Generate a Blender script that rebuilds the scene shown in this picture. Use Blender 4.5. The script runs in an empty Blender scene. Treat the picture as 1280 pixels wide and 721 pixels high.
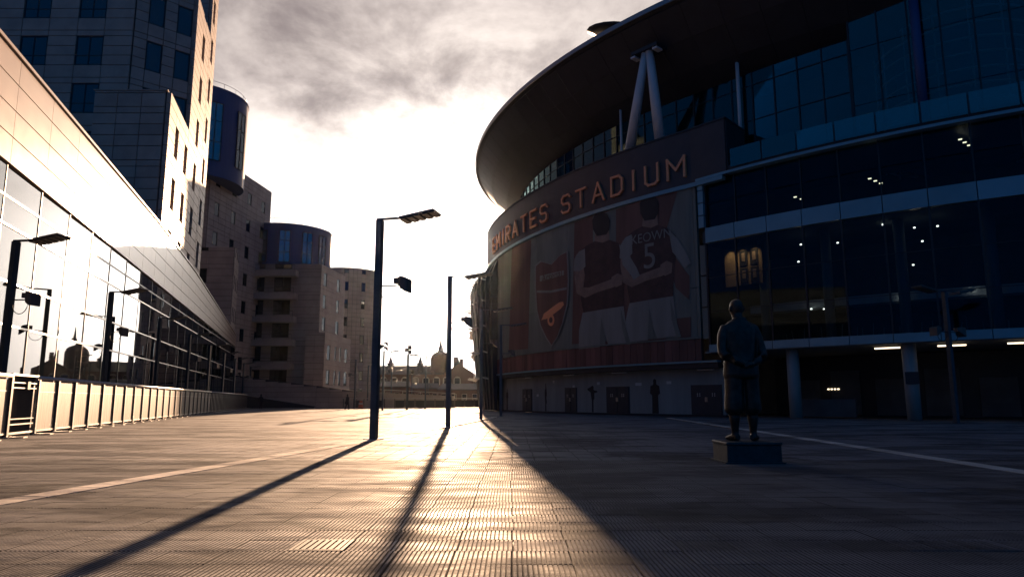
import bpy, bmesh, math, random
from mathutils import Vector, Matrix
random.seed(7)
R_ = math.radians
SC = bpy.context.scene
COL = SC.collection

# ------------------------------------------------------------------ camera
F_PX, EYE = 880.0, 1.05
TILT = math.atan((500 - 360.5) / F_PX)
cam = bpy.data.cameras.new('camera')
cam.sensor_width = 36.0
cam.lens = 36.0 * F_PX / 1280.0
cam.clip_start = 0.05
cam.clip_end = 6000
camo = bpy.data.objects.new('camera', cam)
COL.objects.link(camo)
camo.location = (0, 0, EYE)
camo.rotation_euler = (math.pi / 2 + TILT, 0, 0)
SC.camera = camo

# ------------------------------------------------------------------ sky
SUN_AZ, SUN_EL = R_(-4.15), R_(9.5)
SUN = Vector((math.sin(SUN_AZ) * math.cos(SUN_EL), math.cos(SUN_AZ) * math.cos(SUN_EL), math.sin(SUN_EL)))
world = bpy.data.worlds.new('World')
SC.world = world
world.use_nodes = True
wt = world.node_tree
wt.nodes.clear()


def N(t, typ, **kw):
    n = t.nodes.new(typ)
    for k, v in kw.items():
        if k.startswith('i_'):
            n.inputs[k[2:].replace('_', ' ')].default_value = v
        else:
            setattr(n, k, v)
    return n


def math_node(t, op, a, b=None, c=None, clamp=False):
    n = t.nodes.new('ShaderNodeMath')
    n.operation = op
    n.use_clamp = clamp
    for i, q in enumerate((a, b, c)):
        if q is None:
            continue
        if isinstance(q, (int, float)):
            n.inputs[i].default_value = q
        else:
            t.links.new(q, n.inputs[i])
    return n.outputs[0]


def mixc(t, fac, a, b, blend='MIX'):
    n = t.nodes.new('ShaderNodeMix')
    n.data_type = 'RGBA'
    n.blend_type = blend
    for sock, q in ((n.inputs[0], fac), (n.inputs[6], a), (n.inputs[7], b)):
        if isinstance(q, (int, float)):
            sock.default_value = q
        elif isinstance(q, tuple):
            sock.default_value = (*q, 1)
        else:
            t.links.new(q, sock)
    return n.outputs[2]


def ramp(t, fac, stops):
    n = t.nodes.new('ShaderNodeMapRange')
    n.interpolation_type = 'SMOOTHSTEP'
    t.links.new(fac, n.inputs[0])
    n.inputs[1].default_value, n.inputs[2].default_value = stops[0], stops[1]
    n.inputs[3].default_value, n.inputs[4].default_value = stops[2], stops[3]
    return n.outputs[0]


def build_sky():
    t = wt
    tc = N(t, 'ShaderNodeTexCoord')
    sky = N(t, 'ShaderNodeTexSky')
    sky.sky_type = 'NISHITA'
    sky.sun_disc = False
    sky.sun_elevation = SUN_EL
    sky.sun_rotation = SUN_AZ
    sky.air_density = 1.3
    sky.dust_density = 3.0
    sky.ozone_density = 1.6
    sep = N(t, 'ShaderNodeSeparateXYZ')
    t.links.new(tc.outputs['Generated'], sep.inputs[0])
    dz = math_node(t, 'ADD', math_node(t, 'MAXIMUM', sep.outputs[2], 0.0), 0.30)
    cx = math_node(t, 'DIVIDE', sep.outputs[0], dz)
    cy = math_node(t, 'DIVIDE', sep.outputs[1], dz)
    comb = N(t, 'ShaderNodeCombineXYZ')
    t.links.new(cx, comb.inputs[0])
    t.links.new(cy, comb.inputs[1])
    comb.inputs[2].default_value = 14.2

    def noise(scale, detail, rough, dist=0.0, off=0.0):
        n = N(t, 'ShaderNodeTexNoise')
        n.inputs['Scale'].default_value = scale
        n.inputs['Detail'].default_value = detail
        n.inputs['Roughness'].default_value = rough
        n.inputs['Distortion'].default_value = dist
        if off:
            m = N(t, 'ShaderNodeMapping')
            m.inputs[1].default_value = (off, off * 0.7, 0)
            t.links.new(comb.outputs[0], m.inputs[0])
            t.links.new(m.outputs[0], n.inputs[0])
        else:
            t.links.new(comb.outputs[0], n.inputs[0])
        return n.outputs['Fac']
    big = noise(1.5, 3, 0.5, 0.2)
    fine = noise(4.6, 12, 0.62, 0.2, 3.1)
    d = math_node(t, 'ADD', math_node(t, 'MULTIPLY', big, 0.62), math_node(t, 'MULTIPLY', fine, 0.5))
    # broken low cloud: thicker overhead, thinning into the bright air over the horizon
    thick = ramp(t, d, (0.46, 0.72, 0.0, 1.0))
    elev = ramp(t, sep.outputs[2], (0.17, 0.37, 0.03, 1.0))
    cover = math_node(t, 'ADD', ramp(t, d, (0.34, 0.48, 0.0, 0.97)), ramp(t, sep.outputs[2], (0.22, 0.45, 1.0, 0.0)), clamp=True)
    dot = N(t, 'ShaderNodeVectorMath', operation='DOT_PRODUCT')
    t.links.new(tc.outputs['Generated'], dot.inputs[0])
    dot.inputs[1].default_value = SUN
    prox = math_node(t, 'MAXIMUM', dot.outputs['Value'], 0.0)
    wide = math_node(t, 'POWER', prox, 12.0)
    near = math_node(t, 'POWER', prox, 90.0)
    # sunlight scattered forward through cloud: far from the sun the cloud is blue grey
    lit = math_node(t, 'ADD', math_node(t, 'MULTIPLY', wide, 9.6), math_node(t, 'MULTIPLY', near, 18.0))
    sc = N(t, 'ShaderNodeVectorMath', operation='SCALE')
    sc.inputs[0].default_value = (1.0, 0.90, 0.80)
    t.links.new(lit, sc.inputs['Scale'])
    trans = math_node(t, 'SUBTRACT', 1.0, math_node(t, 'MULTIPLY', math_node(t, 'MULTIPLY', thick, elev), 0.79))
    sc2 = N(t, 'ShaderNodeVectorMath', operation='SCALE')
    t.links.new(sc.outputs[0], sc2.inputs[0])
    t.links.new(trans, sc2.inputs['Scale'])
    amb = mixc(t, ramp(t, prox, (0.0, 0.9, 0.0, 1.0)), (0.015, 0.24, 0.72), (0.60, 0.45, 0.52))
    add = N(t, 'ShaderNodeVectorMath', operation='ADD')
    t.links.new(sc2.outputs[0], add.inputs[0])
    t.links.new(amb, add.inputs[1])
    sky_s = N(t, 'ShaderNodeVectorMath', operation='SCALE')
    t.links.new(sky.outputs[0], sky_s.inputs[0])
    sky_s.inputs['Scale'].default_value = 0.30
    out = mixc(t, cover, sky_s.outputs[0], add.outputs[0])
    bg = N(t, 'ShaderNodeBackground')
    t.links.new(out, bg.inputs[0])
    bg.inputs[1].default_value = 0.08
    wo = N(t, 'ShaderNodeOutputWorld')
    t.links.new(bg.outputs[0], wo.inputs[0])


build_sky()

# ------------------------------------------------------------------ sun
sl = bpy.data.lights.new('sun', 'SUN')
sl.energy = 5.0
sl.angle = R_(0.55)
sl.color = (1.0, 0.63, 0.38)
so = bpy.data.objects.new('sun', sl)
COL.objects.link(so)
so.rotation_euler = (-SUN).to_track_quat('-Z', 'Y').to_euler()
so.location = (-10, 120, 60)

SC.view_settings.view_transform = 'Standard'
SC.view_settings.look = 'None'
SC.view_settings.gamma = 1.0
SC.view_settings.exposure = 1.6
SC.cycles.use_denoising = True
SC.cycles.denoiser = 'OPENIMAGEDENOISE'
SC.cycles.max_bounces = 8
SC.cycles.diffuse_bounces = 1
SC.cycles.glossy_bounces = 4
SC.cycles.transparent_max_bounces = 12
SC.cycles.volume_bounces = 0
SC.cycles.caustics_reflective = True
SC.cycles.sample_clamp_indirect = 12.0
SC.cycles.blur_glossy = 0.5

# ------------------------------------------------------------------ geometry of the place
CT, ST = math.cos(TILT), math.sin(TILT)


def ray(px, py):
    a, b = (px - 640) / F_PX, (360.5 - py) / F_PX
    return Vector((a, CT - b * ST, ST + b * CT))


def atY(px, py, Y):
    d = ray(px, py)
    t = Y / d.y
    return Vector((d.x * t, Y, EYE + d.z * t))


def ground(px, py, z=0.0):
    d = ray(px, py)
    t = (z - EYE) / d.z
    return Vector((d.x * t, d.y * t, z))


CEN = Vector((49.0, 83.0, 0))       # centre of the stadium bowl


def Rw(ph):
    return 52 + 0.1 * max(0.0, min(ph, 250.0) - 225.0)


def P(ph, z, off=0.0):
    r, a = Rw(ph) + off, R_(ph)
    return (CEN.x + r * math.cos(a), CEN.y + r * math.sin(a), z)


def on_wall(px, py, off=0.0):
    """angle and height on the bowl's curved front for a sight line"""
    d = ray(px, py)
    R = 52 + off
    ph, z = 0, 0
    for _ in range(12):
        A = d.x * d.x + d.y * d.y
        B = -2 * (d.x * CEN.x + d.y * CEN.y)
        D = CEN.x ** 2 + CEN.y ** 2 - R * R
        t = (-B - math.sqrt(max(0, B * B - 4 * A * D))) / (2 * A)
        x, y = d.x * t, d.y * t
        z = EYE + d.z * t
        ph = math.degrees(math.atan2(y - CEN.y, x - CEN.x)) % 360
        R = Rw(ph) + off
    return ph, z


# ------------------------------------------------------------------ materials
MATS = {}


def mat(name, base, rough=0.6, metal=0.0, var=0.0, vscale=3.0, bump=0.0, bscale=20.0, ior=1.5, rvar=0.0, tint=None, streak=False, emit=None, estr=0.0, obj_var=0.0):
    if name in MATS:
        return MATS[name]
    m = bpy.data.materials.new(name)
    m.use_nodes = True
    t = m.node_tree
    b = t.nodes['Principled BSDF']
    b.inputs['Base Color'].default_value = (*base, 1)
    b.inputs['Roughness'].default_value = rough
    b.inputs['Metallic'].default_value = metal
    b.inputs['IOR'].default_value = ior
    if emit:
        b.inputs['Emission Color'].default_value = (*emit, 1)
        b.inputs['Emission Strength'].default_value = estr
    if var or bump or rvar or obj_var:
        g = N(t, 'ShaderNodeNewGeometry')
        pos = g.outputs['Position']
        if streak:
            mp = N(t, 'ShaderNodeMapping')
            mp.inputs[3].default_value = (1, 1, 0.12)
            t.links.new(pos, mp.inputs[0])
            pos = mp.outputs[0]

        def nz(scale, detail=6):
            n = N(t, 'ShaderNodeTexNoise')
            n.inputs['Scale'].default_value = scale
            n.inputs['Detail'].default_value = detail
            n.inputs['Roughness'].default_value = 0.6
            t.links.new(pos, n.inputs[0])
            return n.outputs['Fac']
        col = None
        if var:
            dark = tuple(c * (1 - var) for c in base)
            light = tint if tint else tuple(min(1, c * (1 + var)) for c in base)
            col = mixc(t, ramp(t, nz(vscale), (0.3, 0.7, 0, 1)), dark, light)
        if obj_var:
            oi = N(t, 'ShaderNodeObjectInfo')
            k = math_node(t, 'MULTIPLY_ADD', oi.outputs['Random'], 2 * obj_var, 1 - obj_var)
            s = N(t, 'ShaderNodeVectorMath', operation='SCALE')
            if col is None:
                s.inputs[0].default_value = base
            else:
                t.links.new(col, s.inputs[0])
            t.links.new(k, s.inputs['Scale'])
            col = s.outputs[0]
        if col is not None:
            t.links.new(col, b.inputs['Base Color'])
        if rvar:
            t.links.new(math_node(t, 'MULTIPLY_ADD', nz(vscale * 2.3), 2 * rvar, rough - rvar, clamp=True), b.inputs['Roughness'])
        if bump:
            bn = N(t, 'ShaderNodeBump')
            bn.inputs['Strength'].default_value = bump
            bn.inputs['Distance'].default_value = 0.02
            t.links.new(nz(bscale, 4), bn.inputs['Height'])
            t.links.new(bn.outputs[0], b.inputs['Normal'])
    MATS[name] = m
    return m


def glass_mat(name, tint, see, rough=0.02, ior=1.6, wav=0.0, refl=(1, 1, 1)):
    """a pane: a clear or dark body under a fresnel reflection"""
    m = bpy.data.materials.new(name)
    m.use_nodes = True
    t = m.node_tree
    t.nodes.clear()
    out = N(t, 'ShaderNodeOutputMaterial')
    fr = N(t, 'ShaderNodeFresnel')
    fr.inputs[0].default_value = ior
    gl = N(t, 'ShaderNodeBsdfAnisotropic')
    gl.inputs['Color'].default_value = (*refl, 1)
    gl.inputs['Roughness'].default_value = rough
    tr = N(t, 'ShaderNodeBsdfTransparent')
    tr.inputs[0].default_value = (*tint, 1)
    df = N(t, 'ShaderNodeBsdfDiffuse')
    df.inputs[0].default_value = (0.012, 0.016, 0.02, 1)
    mx = N(t, 'ShaderNodeMixShader')
    mx.inputs[0].default_value = see
    t.links.new(df.outputs[0], mx.inputs[1])
    t.links.new(tr.outputs[0], mx.inputs[2])
    m2 = N(t, 'ShaderNodeMixShader')
    t.links.new(fr.outputs[0], m2.inputs[0])
    t.links.new(mx.outputs[0], m2.inputs[1])
    t.links.new(gl.outputs[0], m2.inputs[2])
    t.links.new(m2.outputs[0], out.inputs[0])
    if wav:
        g = N(t, 'ShaderNodeNewGeometry')
        n = N(t, 'ShaderNodeTexNoise')
        n.inputs['Scale'].default_value = 0.35
        n.inputs['Detail'].default_value = 1
        t.links.new(g.outputs['Position'], n.inputs[0])
        bn = N(t, 'ShaderNodeBump')
        bn.inputs['Strength'].default_value = wav
        bn.inputs['Distance'].default_value = 0.1
        t.links.new(n.outputs['Fac'], bn.inputs['Height'])
        t.links.new(bn.outputs[0], gl.inputs['Normal'])
        t.links.new(bn.outputs[0], fr.inputs['Normal'])
    MATS[name] = m
    return m


def paving_mat(name, base, stain=0.85):
    m = bpy.data.materials.new(name)
    m.use_nodes = True
    t = m.node_tree
    b = t.nodes['Principled BSDF']
    g = N(t, 'ShaderNodeNewGeometry')

    def nz(scale, detail=5, sx=1, sy=1, rough=0.6):
        mp = N(t, 'ShaderNodeMapping')
        mp.inputs[3].default_value = (sx, sy, 1)
        t.links.new(g.outputs['Position'], mp.inputs[0])
        n = N(t, 'ShaderNodeTexNoise')
        n.inputs['Scale'].default_value = scale
        n.inputs['Detail'].default_value = detail
        n.inputs['Roughness'].default_value = rough
        t.links.new(mp.outputs[0], n.inputs[0])
        return n.outputs['Fac']
    patch = ramp(t, nz(0.8, 5, 0.45, 1.0), (0.43, 0.58, 0, 1))
    grit = nz(60, 3)
    wet = ramp(t, nz(0.42, 6, 0.55, 1.0, 0.68), (0.53, 0.60, 0, 1))
    spots = ramp(t, nz(5.5, 2, 1, 1), (0.70, 0.74, 0, 1))
    wear = math_node(t, 'MAXIMUM', math_node(t, 'MULTIPLY', wet, 0.75), math_node(t, 'MULTIPLY', spots, 0.85))
    streak = nz(1.6, 4, 0.35, 1.6)
    c = mixc(t, math_node(t, 'MULTIPLY', patch, stain), base, tuple(x * 0.33 for x in base))
    c = mixc(t, ramp(t, streak, (0.3, 0.75, 0.0, 0.45)), c, tuple(x * 0.62 for x in base))
    c = mixc(t, ramp(t, grit, (0.35, 0.7, 0.0, 0.3)), c, tuple(x * 1.5 for x in base))
    c = mixc(t, wear, c, tuple(x * 0.22 for x in base))
    oi = N(t, 'ShaderNodeObjectInfo')
    k = math_node(t, 'MULTIPLY_ADD', oi.outputs['Random'], 0.5, 0.75)
    s = N(t, 'ShaderNodeVectorMath', operation='SCALE')
    t.links.new(c, s.inputs[0])
    t.links.new(k, s.inputs['Scale'])
    t.links.new(s.outputs[0], b.inputs['Base Color'])
    t.links.new(ramp(t, nz(2.2, 5, 0.5, 1.3), (0.3, 0.7, 0.66, 0.9)), b.inputs['Roughness'])
    t.links.new(math_node(t, 'MULTIPLY_ADD', math_node(t, 'MAXIMUM', patch, wear), -0.20, 0.25), b.inputs['Specular IOR Level'])
    b1 = N(t, 'ShaderNodeBump')
    b1.inputs['Strength'].default_value = 0.35
    b1.inputs['Distance'].default_value = 0.006
    t.links.new(nz(45, 4), b1.inputs['Height'])
    b2 = N(t, 'ShaderNodeBump')
    b2.inputs['Strength'].default_value = 0.5
    b2.inputs['Distance'].default_value = 0.035
    t.links.new(math_node(t, 'ADD', nz(3.0, 4), math_node(t, 'MULTIPLY', nz(0.7, 3, 0.6, 1), 4.0)), b2.inputs['Height'])
    t.links.new(b1.outputs[0], b2.inputs['Normal'])
    t.links.new(b2.outputs[0], b.inputs['Normal'])
    MATS[name] = m
    return m


M_pave = paving_mat('paving', (0.140, 0.135, 0.142))
M_dirt = mat('groove_dirt', (0.024, 0.023, 0.024), 0.9, var=0.3, vscale=8)
M_band = paving_mat('pale_paving', (0.55, 0.49, 0.42), 0.35)
M_stone = mat('stone_cladding', (0.40, 0.315, 0.26), 0.55, var=0.12, vscale=0.8, obj_var=0.10, bump=0.08, bscale=30, rvar=0.08)
M_stone2 = mat('stone_cladding_far', (0.34, 0.29, 0.255), 0.62, var=0.14, vscale=0.5, bump=0.05, bscale=20)
M_joint = mat('joint', (0.05, 0.045, 0.045), 0.9)
M_fascia = mat('fascia_panel', (0.40, 0.30, 0.235), 0.30, 0.0, var=0.06, vscale=0.6, obj_var=0.05, rvar=0.05, bump=0.02, bscale=2)
M_frame = mat('dark_frame', (0.03, 0.032, 0.038), 0.4, 0.3)
M_trans = mat('transom_metal', (0.55, 0.52, 0.48), 0.32, 0.8, rvar=0.06, var=0.05)
M_post = mat('lamp_steel', (0.055, 0.075, 0.095), 0.42, 0.4, var=0.15, vscale=4, rvar=0.08)
M_lum = mat('luminaire_grey', (0.11, 0.10, 0.095), 0.45, 0.3, var=0.1)
M_black = mat('black_rubber', (0.015, 0.015, 0.017), 0.6)
M_steel = mat('galvanised_steel', (0.42, 0.39, 0.36), 0.38, 0.75, var=0.12, vscale=6, rvar=0.1)
M_fdark = mat('fence_post_paint', (0.035, 0.035, 0.04), 0.5, 0.2)
M_railp = mat('pale_rail_paint', (0.60, 0.55, 0.50), 0.32, 0.0, var=0.1, vscale=5, rvar=0.08)
M_navy = mat('navy_render', (0.028, 0.07, 0.20), 0.55, var=0.1, vscale=0.6, streak=True)
M_win = glass_mat('window_glass', (0.3, 0.33, 0.36), 0.25, 0.03, 2.0, refl=(0.75, 0.9, 1.0))
M_drumwin = glass_mat('drum_window_glass', (0.3, 0.33, 0.36), 0.15, 0.03, 3.6, refl=(0.7, 0.95, 1.0))
M_facglass = glass_mat('facade_glass', (0.30, 0.30, 0.30), 0.35, 0.012, 2.3, wav=0.03)
M_stglass = glass_mat('stadium_glass', (0.62, 0.72, 0.76), 0.9, 0.02, 1.35, refl=(0.30, 0.5, 0.7))
M_upglass = glass_mat('clerestory_glass', (0.6, 0.75, 0.8), 0.9, 0.015, 1.75, refl=(0.6, 0.95, 0.95))
M_balglass = glass_mat('balustrade_glass', (0.6, 0.75, 0.78), 0.8, 0.03, 2.2, refl=(0.8, 1.0, 1.0))
M_int = mat('interior_wall', (0.10, 0.11, 0.12), 0.8, var=0.2, vscale=0.7)
M_wallg = mat('painted_block_wall', (0.26, 0.28, 0.27), 0.7, var=0.15, vscale=0.8, streak=True)
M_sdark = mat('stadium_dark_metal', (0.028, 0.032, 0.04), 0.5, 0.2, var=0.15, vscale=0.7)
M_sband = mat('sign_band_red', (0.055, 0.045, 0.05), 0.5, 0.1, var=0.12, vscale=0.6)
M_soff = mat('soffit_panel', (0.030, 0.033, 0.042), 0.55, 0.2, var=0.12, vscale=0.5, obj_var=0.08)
M_rim = mat('roof_rim', (0.30, 0.30, 0.31), 0.4, 0.5)
M_white = mat('white_painted_steel', (0.62, 0.64, 0.66), 0.45, 0.1, var=0.08, vscale=1.5, streak=True)
M_span = mat('spandrel_panel', (0.19, 0.34, 0.40), 0.35, 0.2, var=0.08, vscale=0.7, obj_var=0.08)
M_conc = mat('concrete', (0.30, 0.31, 0.31), 0.75, var=0.18, vscale=1.2, streak=True, bump=0.1)
M_letter = mat('letter_copper', (0.80, 0.33, 0.16), 0.45, 0.1)
M_murR = mat('print_red', (0.155, 0.075, 0.06), 0.65, var=0.2, vscale=0.9, streak=True)
M_murRd = mat('print_dark_red', (0.075, 0.04, 0.036), 0.65, var=0.25, vscale=1.2)
M_murW = mat('print_pale', (0.25, 0.245, 0.22), 0.65, var=0.14, vscale=0.9, streak=True)
M_murG = mat('print_grey', (0.17, 0.18, 0.155), 0.65, var=0.2, vscale=0.8, streak=True)
M_murS = mat('print_skin', (0.26, 0.17, 0.13), 0.65, var=0.15, vscale=1.5)
M_murK = mat('print_black', (0.025, 0.02, 0.02), 0.65, var=0.2, vscale=1.5)
M_plank = mat('timber_red_plank', (0.17, 0.07, 0.06), 0.65, var=0.25, vscale=1.0, obj_var=0.3, streak=True)
M_bronze = mat('statue_bronze', (0.045, 0.04, 0.036), 0.42, 0.7, var=0.35, vscale=7, bump=0.25, bscale=14, rvar=0.1)
M_ped = mat('pedestal_granite', (0.035, 0.036, 0.04), 0.5, var=0.3, vscale=12, bump=0.1)
M_lamp = mat('lamp_tube', (1, 0.9, 0.75), 0.4, emit=(1.0, 0.78, 0.5), estr=1.2)
M_down = mat('downlight', (1, 0.95, 0.9), 0.4, emit=(1.0, 0.86, 0.7), estr=2.2)
M_brickf = mat('far_brick', (0.12, 0.075, 0.06), 0.8, var=0.2, vscale=0.6)
M_slate = mat('slate', (0.05, 0.048, 0.052), 0.6, var=0.2, vscale=0.8)
M_cloth1 = mat('dark_coat', (0.015, 0.016, 0.022), 0.8)
M_cone = mat('orange_plastic', (0.45, 0.09, 0.04), 0.5)
M_sign = mat('pale_sign', (0.55, 0.56, 0.55), 0.6)
M_reddoor = mat('door_paint', (0.035, 0.04, 0.05), 0.45, var=0.1)
M_curtain = mat('curtain', (0.45, 0.43, 0.40), 0.85, var=0.2, vscale=3, streak=True)
M_warmwall = mat('lit_display_wall', (0.30, 0.19, 0.11), 0.8, var=0.15, vscale=1.2)


def mesh_panel_mat():
    m = bpy.data.materials.new('fence_mesh_panel')
    m.use_nodes = True
    t = m.node_tree
    b = t.nodes['Principled BSDF']
    b.inputs['Roughness'].default_value = 0.5
    g = N(t, 'ShaderNodeNewGeometry')
    mp = N(t, 'ShaderNodeMapping')
    mp.inputs[3].default_value = (9, 9, 1.0)
    t.links.new(g.outputs['Position'], mp.inputs[0])
    n = N(t, 'ShaderNodeTexNoise')
    n.inputs['Scale'].default_value = 1.2
    n.inputs['Detail'].default_value = 5
    t.links.new(mp.outputs[0], n.inputs[0])
    c = mixc(t, ramp(t, n.outputs['Fac'], (0.3, 0.7, 0, 1)), (0.18, 0.145, 0.12), (0.33, 0.275, 0.225))
    t.links.new(c, b.inputs['Base Color'])
    tl = N(t, 'ShaderNodeBsdfTranslucent')
    t.links.new(c, tl.inputs[0])
    mx = N(t, 'ShaderNodeMixShader')
    mx.inputs[0].default_value = 0.35
    t.links.new(b.outputs[0], mx.inputs[1])
    t.links.new(tl.outputs[0], mx.inputs[2])
    t.links.new(mx.outputs[0], t.nodes['Material Output'].inputs[0])
    return m


M_mesh = mesh_panel_mat()


# ------------------------------------------------------------------ mesh helpers
class MB:
    def __init__(self):
        self.v, self.f = [], []

    def add(self, vs, fs):
        o = len(self.v)
        self.v += [tuple(q) for q in vs]
        self.f += [tuple(i + o for i in q) for q in fs]
        return self

    def box(self, c, s, rz=0.0, rx=0.0, ry=0.0, taper=1.0):
        m = Matrix.Translation(c) @ Matrix.Rotation(rz, 4, 'Z') @ Matrix.Rotation(ry, 4, 'Y') @ Matrix.Rotation(rx, 4, 'X')
        vs = []
        for z in (-.5, .5):
            k = taper if z > 0 else 1
            for x, y in ((-.5, -.5), (.5, -.5), (.5, .5), (-.5, .5)):
                vs.append(m @ Vector((x * s[0] * k, y * s[1] * k, z * s[2])))
        return self.add(vs, [(3, 2, 1, 0), (4, 5, 6, 7), (0, 1, 5, 4), (1, 2, 6, 5), (2, 3, 7, 6), (3, 0, 4, 7)])

    def prism(self, pts, z0, z1):
        n = len(pts)
        zz0 = z0 if isinstance(z0, (list, tuple)) else [z0] * n
        zz1 = z1 if isinstance(z1, (list, tuple)) else [z1] * n
        vs = [(p[0], p[1], z) for p, z in zip(pts, zz0)] + [(p[0], p[1], z) for p, z in zip(pts, zz1)]
        fs = [tuple(range(n))[::-1], tuple(range(n, 2 * n))]
        fs += [(i, (i + 1) % n, (i + 1) % n + n, i + n) for i in range(n)]
        return self.add(vs, fs)

    def rings(self, rings, cap=True):
        n = len(rings[0])
        o = []
        for r in rings:
            o += list(r)
        fs = []
        for k in range(len(rings) - 1):
            for i in range(n):
                j = (i + 1) % n
                fs.append((k * n + i, k * n + j, (k + 1) * n + j, (k + 1) * n + i))
        if cap:
            fs.append(tuple(range(n))[::-1])
            fs.append(tuple(range((len(rings) - 1) * n, len(rings) * n)))
        return self.add(o, fs)

    def tube(self, pts, rad, n=8, cap=True):
        pts = [Vector(p) for p in pts]
        rads = rad if isinstance(rad, (list, tuple)) else [rad] * len(pts)
        rs = []
        for i, p in enumerate(pts):
            d = (pts[min(i + 1, len(pts) - 1)] - pts[max(i - 1, 0)]).normalized()
            a = Vector((0, 0, 1)) if abs(d.z) < 0.95 else Vector((1, 0, 0))
            u = d.cross(a).normalized()
            w = u.cross(d)
            rs.append([p + rads[i] * (math.cos(q * 2 * math.pi / n) * u + math.sin(q * 2 * math.pi / n) * w) for q in range(n)])
        return self.rings(rs, cap)

    def arc(self, p0, p1, z0, z1, o0, o1, step=1.0, z1b=None):
        """curved box on the bowl between two angles, heights and offsets"""
        k = max(1, int(math.ceil((p1 - p0) / step)))
        rs = []
        for i in range(k + 1):
            ph = p0 + (p1 - p0) * i / k
            rs.append([P(ph, z0, o0), P(ph, z0, o1), P(ph, z1, o1), P(ph, z1, o0)])
        return self.rings(rs)

    def build(self, name, m, parent=None, smooth=False, kind=None):
        me = bpy.data.meshes.new(name)
        me.from_pydata(self.v, [], self.f)
        if m:
            me.materials.append(m)
        bm = bmesh.new()
        bm.from_mesh(me)
        bmesh.ops.recalc_face_normals(bm, faces=bm.faces)
        bm.to_mesh(me)
        bm.free()
        if smooth:
            for p in me.polygons:
                p.use_smooth = True
        return link(name, me, parent, kind)


def origin_of(o):
    p = Vector((0, 0, 0))
    while o:
        if o.type == 'EMPTY':
            p = Vector(o.location)
        o = o.parent
    return p


def link(name, me, parent=None, kind=None, loc=None, rz=0.0):
    """parts made in world coordinates are hung on their thing without moving"""
    o = bpy.data.objects.new(name, me)
    COL.objects.link(o)
    if parent is not None:
        o.parent = parent
        if parent.type == 'EMPTY':
            o.matrix_parent_inverse = Matrix.Translation(-Vector(parent.location)) if parent.get('_w') else Matrix()
        elif parent.get('_m'):
            o.matrix_parent_inverse = (Matrix.Translation(parent.location) @ Matrix.Rotation(parent.rotation_euler.z, 4, 'Z')).inverted()
    if loc is not None:
        o.location = loc
        o.rotation_euler = (0, 0, rz)
        o['_m'] = 1
    if kind:
        o['kind'] = kind
    return o


def tag(o, label, cat, group=None):
    o['label'] = label
    o['category'] = cat
    if group:
        o['group'] = group
    return o


def thing(name, label, cat, loc=(0, 0, 0), group=None, world_parts=True):
    o = bpy.data.objects.new(name, None)
    COL.objects.link(o)
    o.location = loc
    o.empty_display_size = 0.3
    if world_parts:
        o['_w'] = 1
    return tag(o, label, cat, group)


def copy_tree(o, parent=None):
    c = o.copy()
    COL.objects.link(c)
    if parent is not None:
        c.parent = parent
    for ch in list(o.children):
        copy_tree(ch, c)
    return c


def struct(o):
    o['kind'] = 'structure'
    return o


# ------------------------------------------------------------------ ground
g = MB()
g.add([(-900, -300, -0.03), (900, -300, -0.03), (900, 1500, -0.03), (-900, 1500, -0.03)], [(0, 1, 2, 3)])
plaza = struct(g.build('plaza_paving', M_pave))

SL, NR = 0.40, 12


def slab_mesh(mb, x0, y0, z0, ribs, tx=0.0, ty=0.0, sl=SL):
    a, b = 0.003, sl - 0.003
    prof = []
    if ribs:
        p = (b - a) / ribs
        for i in range(ribs):
            prof += [(a + i * p, -0.008), (a + i * p + 0.0065, 0), (a + (i + 1) * p - 0.0065, 0)]
        prof.append((b, -0.008))
    else:
        prof = [(a, -0.008), (a + 0.006, 0), (b - 0.006, 0), (b, -0.008)]
    n = len(prof)
    vs = []
    for yy, zz in ((a - .001, -0.012), (a + 0.002, 0), (b - 0.002, 0), (b + .001, -0.012)):
        for xx, zp in prof:
            vs.append((x0 + xx, y0 + yy, z0 + zz + zp + tx * (xx - sl / 2) + ty * (yy - sl / 2)))
    fs = []
    for k in range(3):
        for i in range(n - 1):
            fs.append((k * n + i, k * n + i + 1, (k + 1) * n + i + 1, (k + 1) * n + i))
    mb.add(vs, fs)


def band_left(y):
    return -6.45 + 0.155 * y - 0.0008 * y * y


def band_right(y):
    return 6.95 + 0.058 * y


slots = []
y = 3.2
iy = 0
while y < 26:
    half = 0.78 * y + 1.6
    jog = random.choice((0, 0, 0.0165, -0.0165, 0.008))
    ix = int(-half / SL) - 1
    while ix * SL < half:
        slots.append((ix * SL + jog, y))
        ix += 1
    y += SL
    iy += 1


def seen_size(s):
    q = s[1] * 1.0
    v = abs(s[0] + 0.2) < 0.73 * s[1] + 0.1 and s[1] > 3.75
    return (0 if v else 1000) + q


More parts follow.
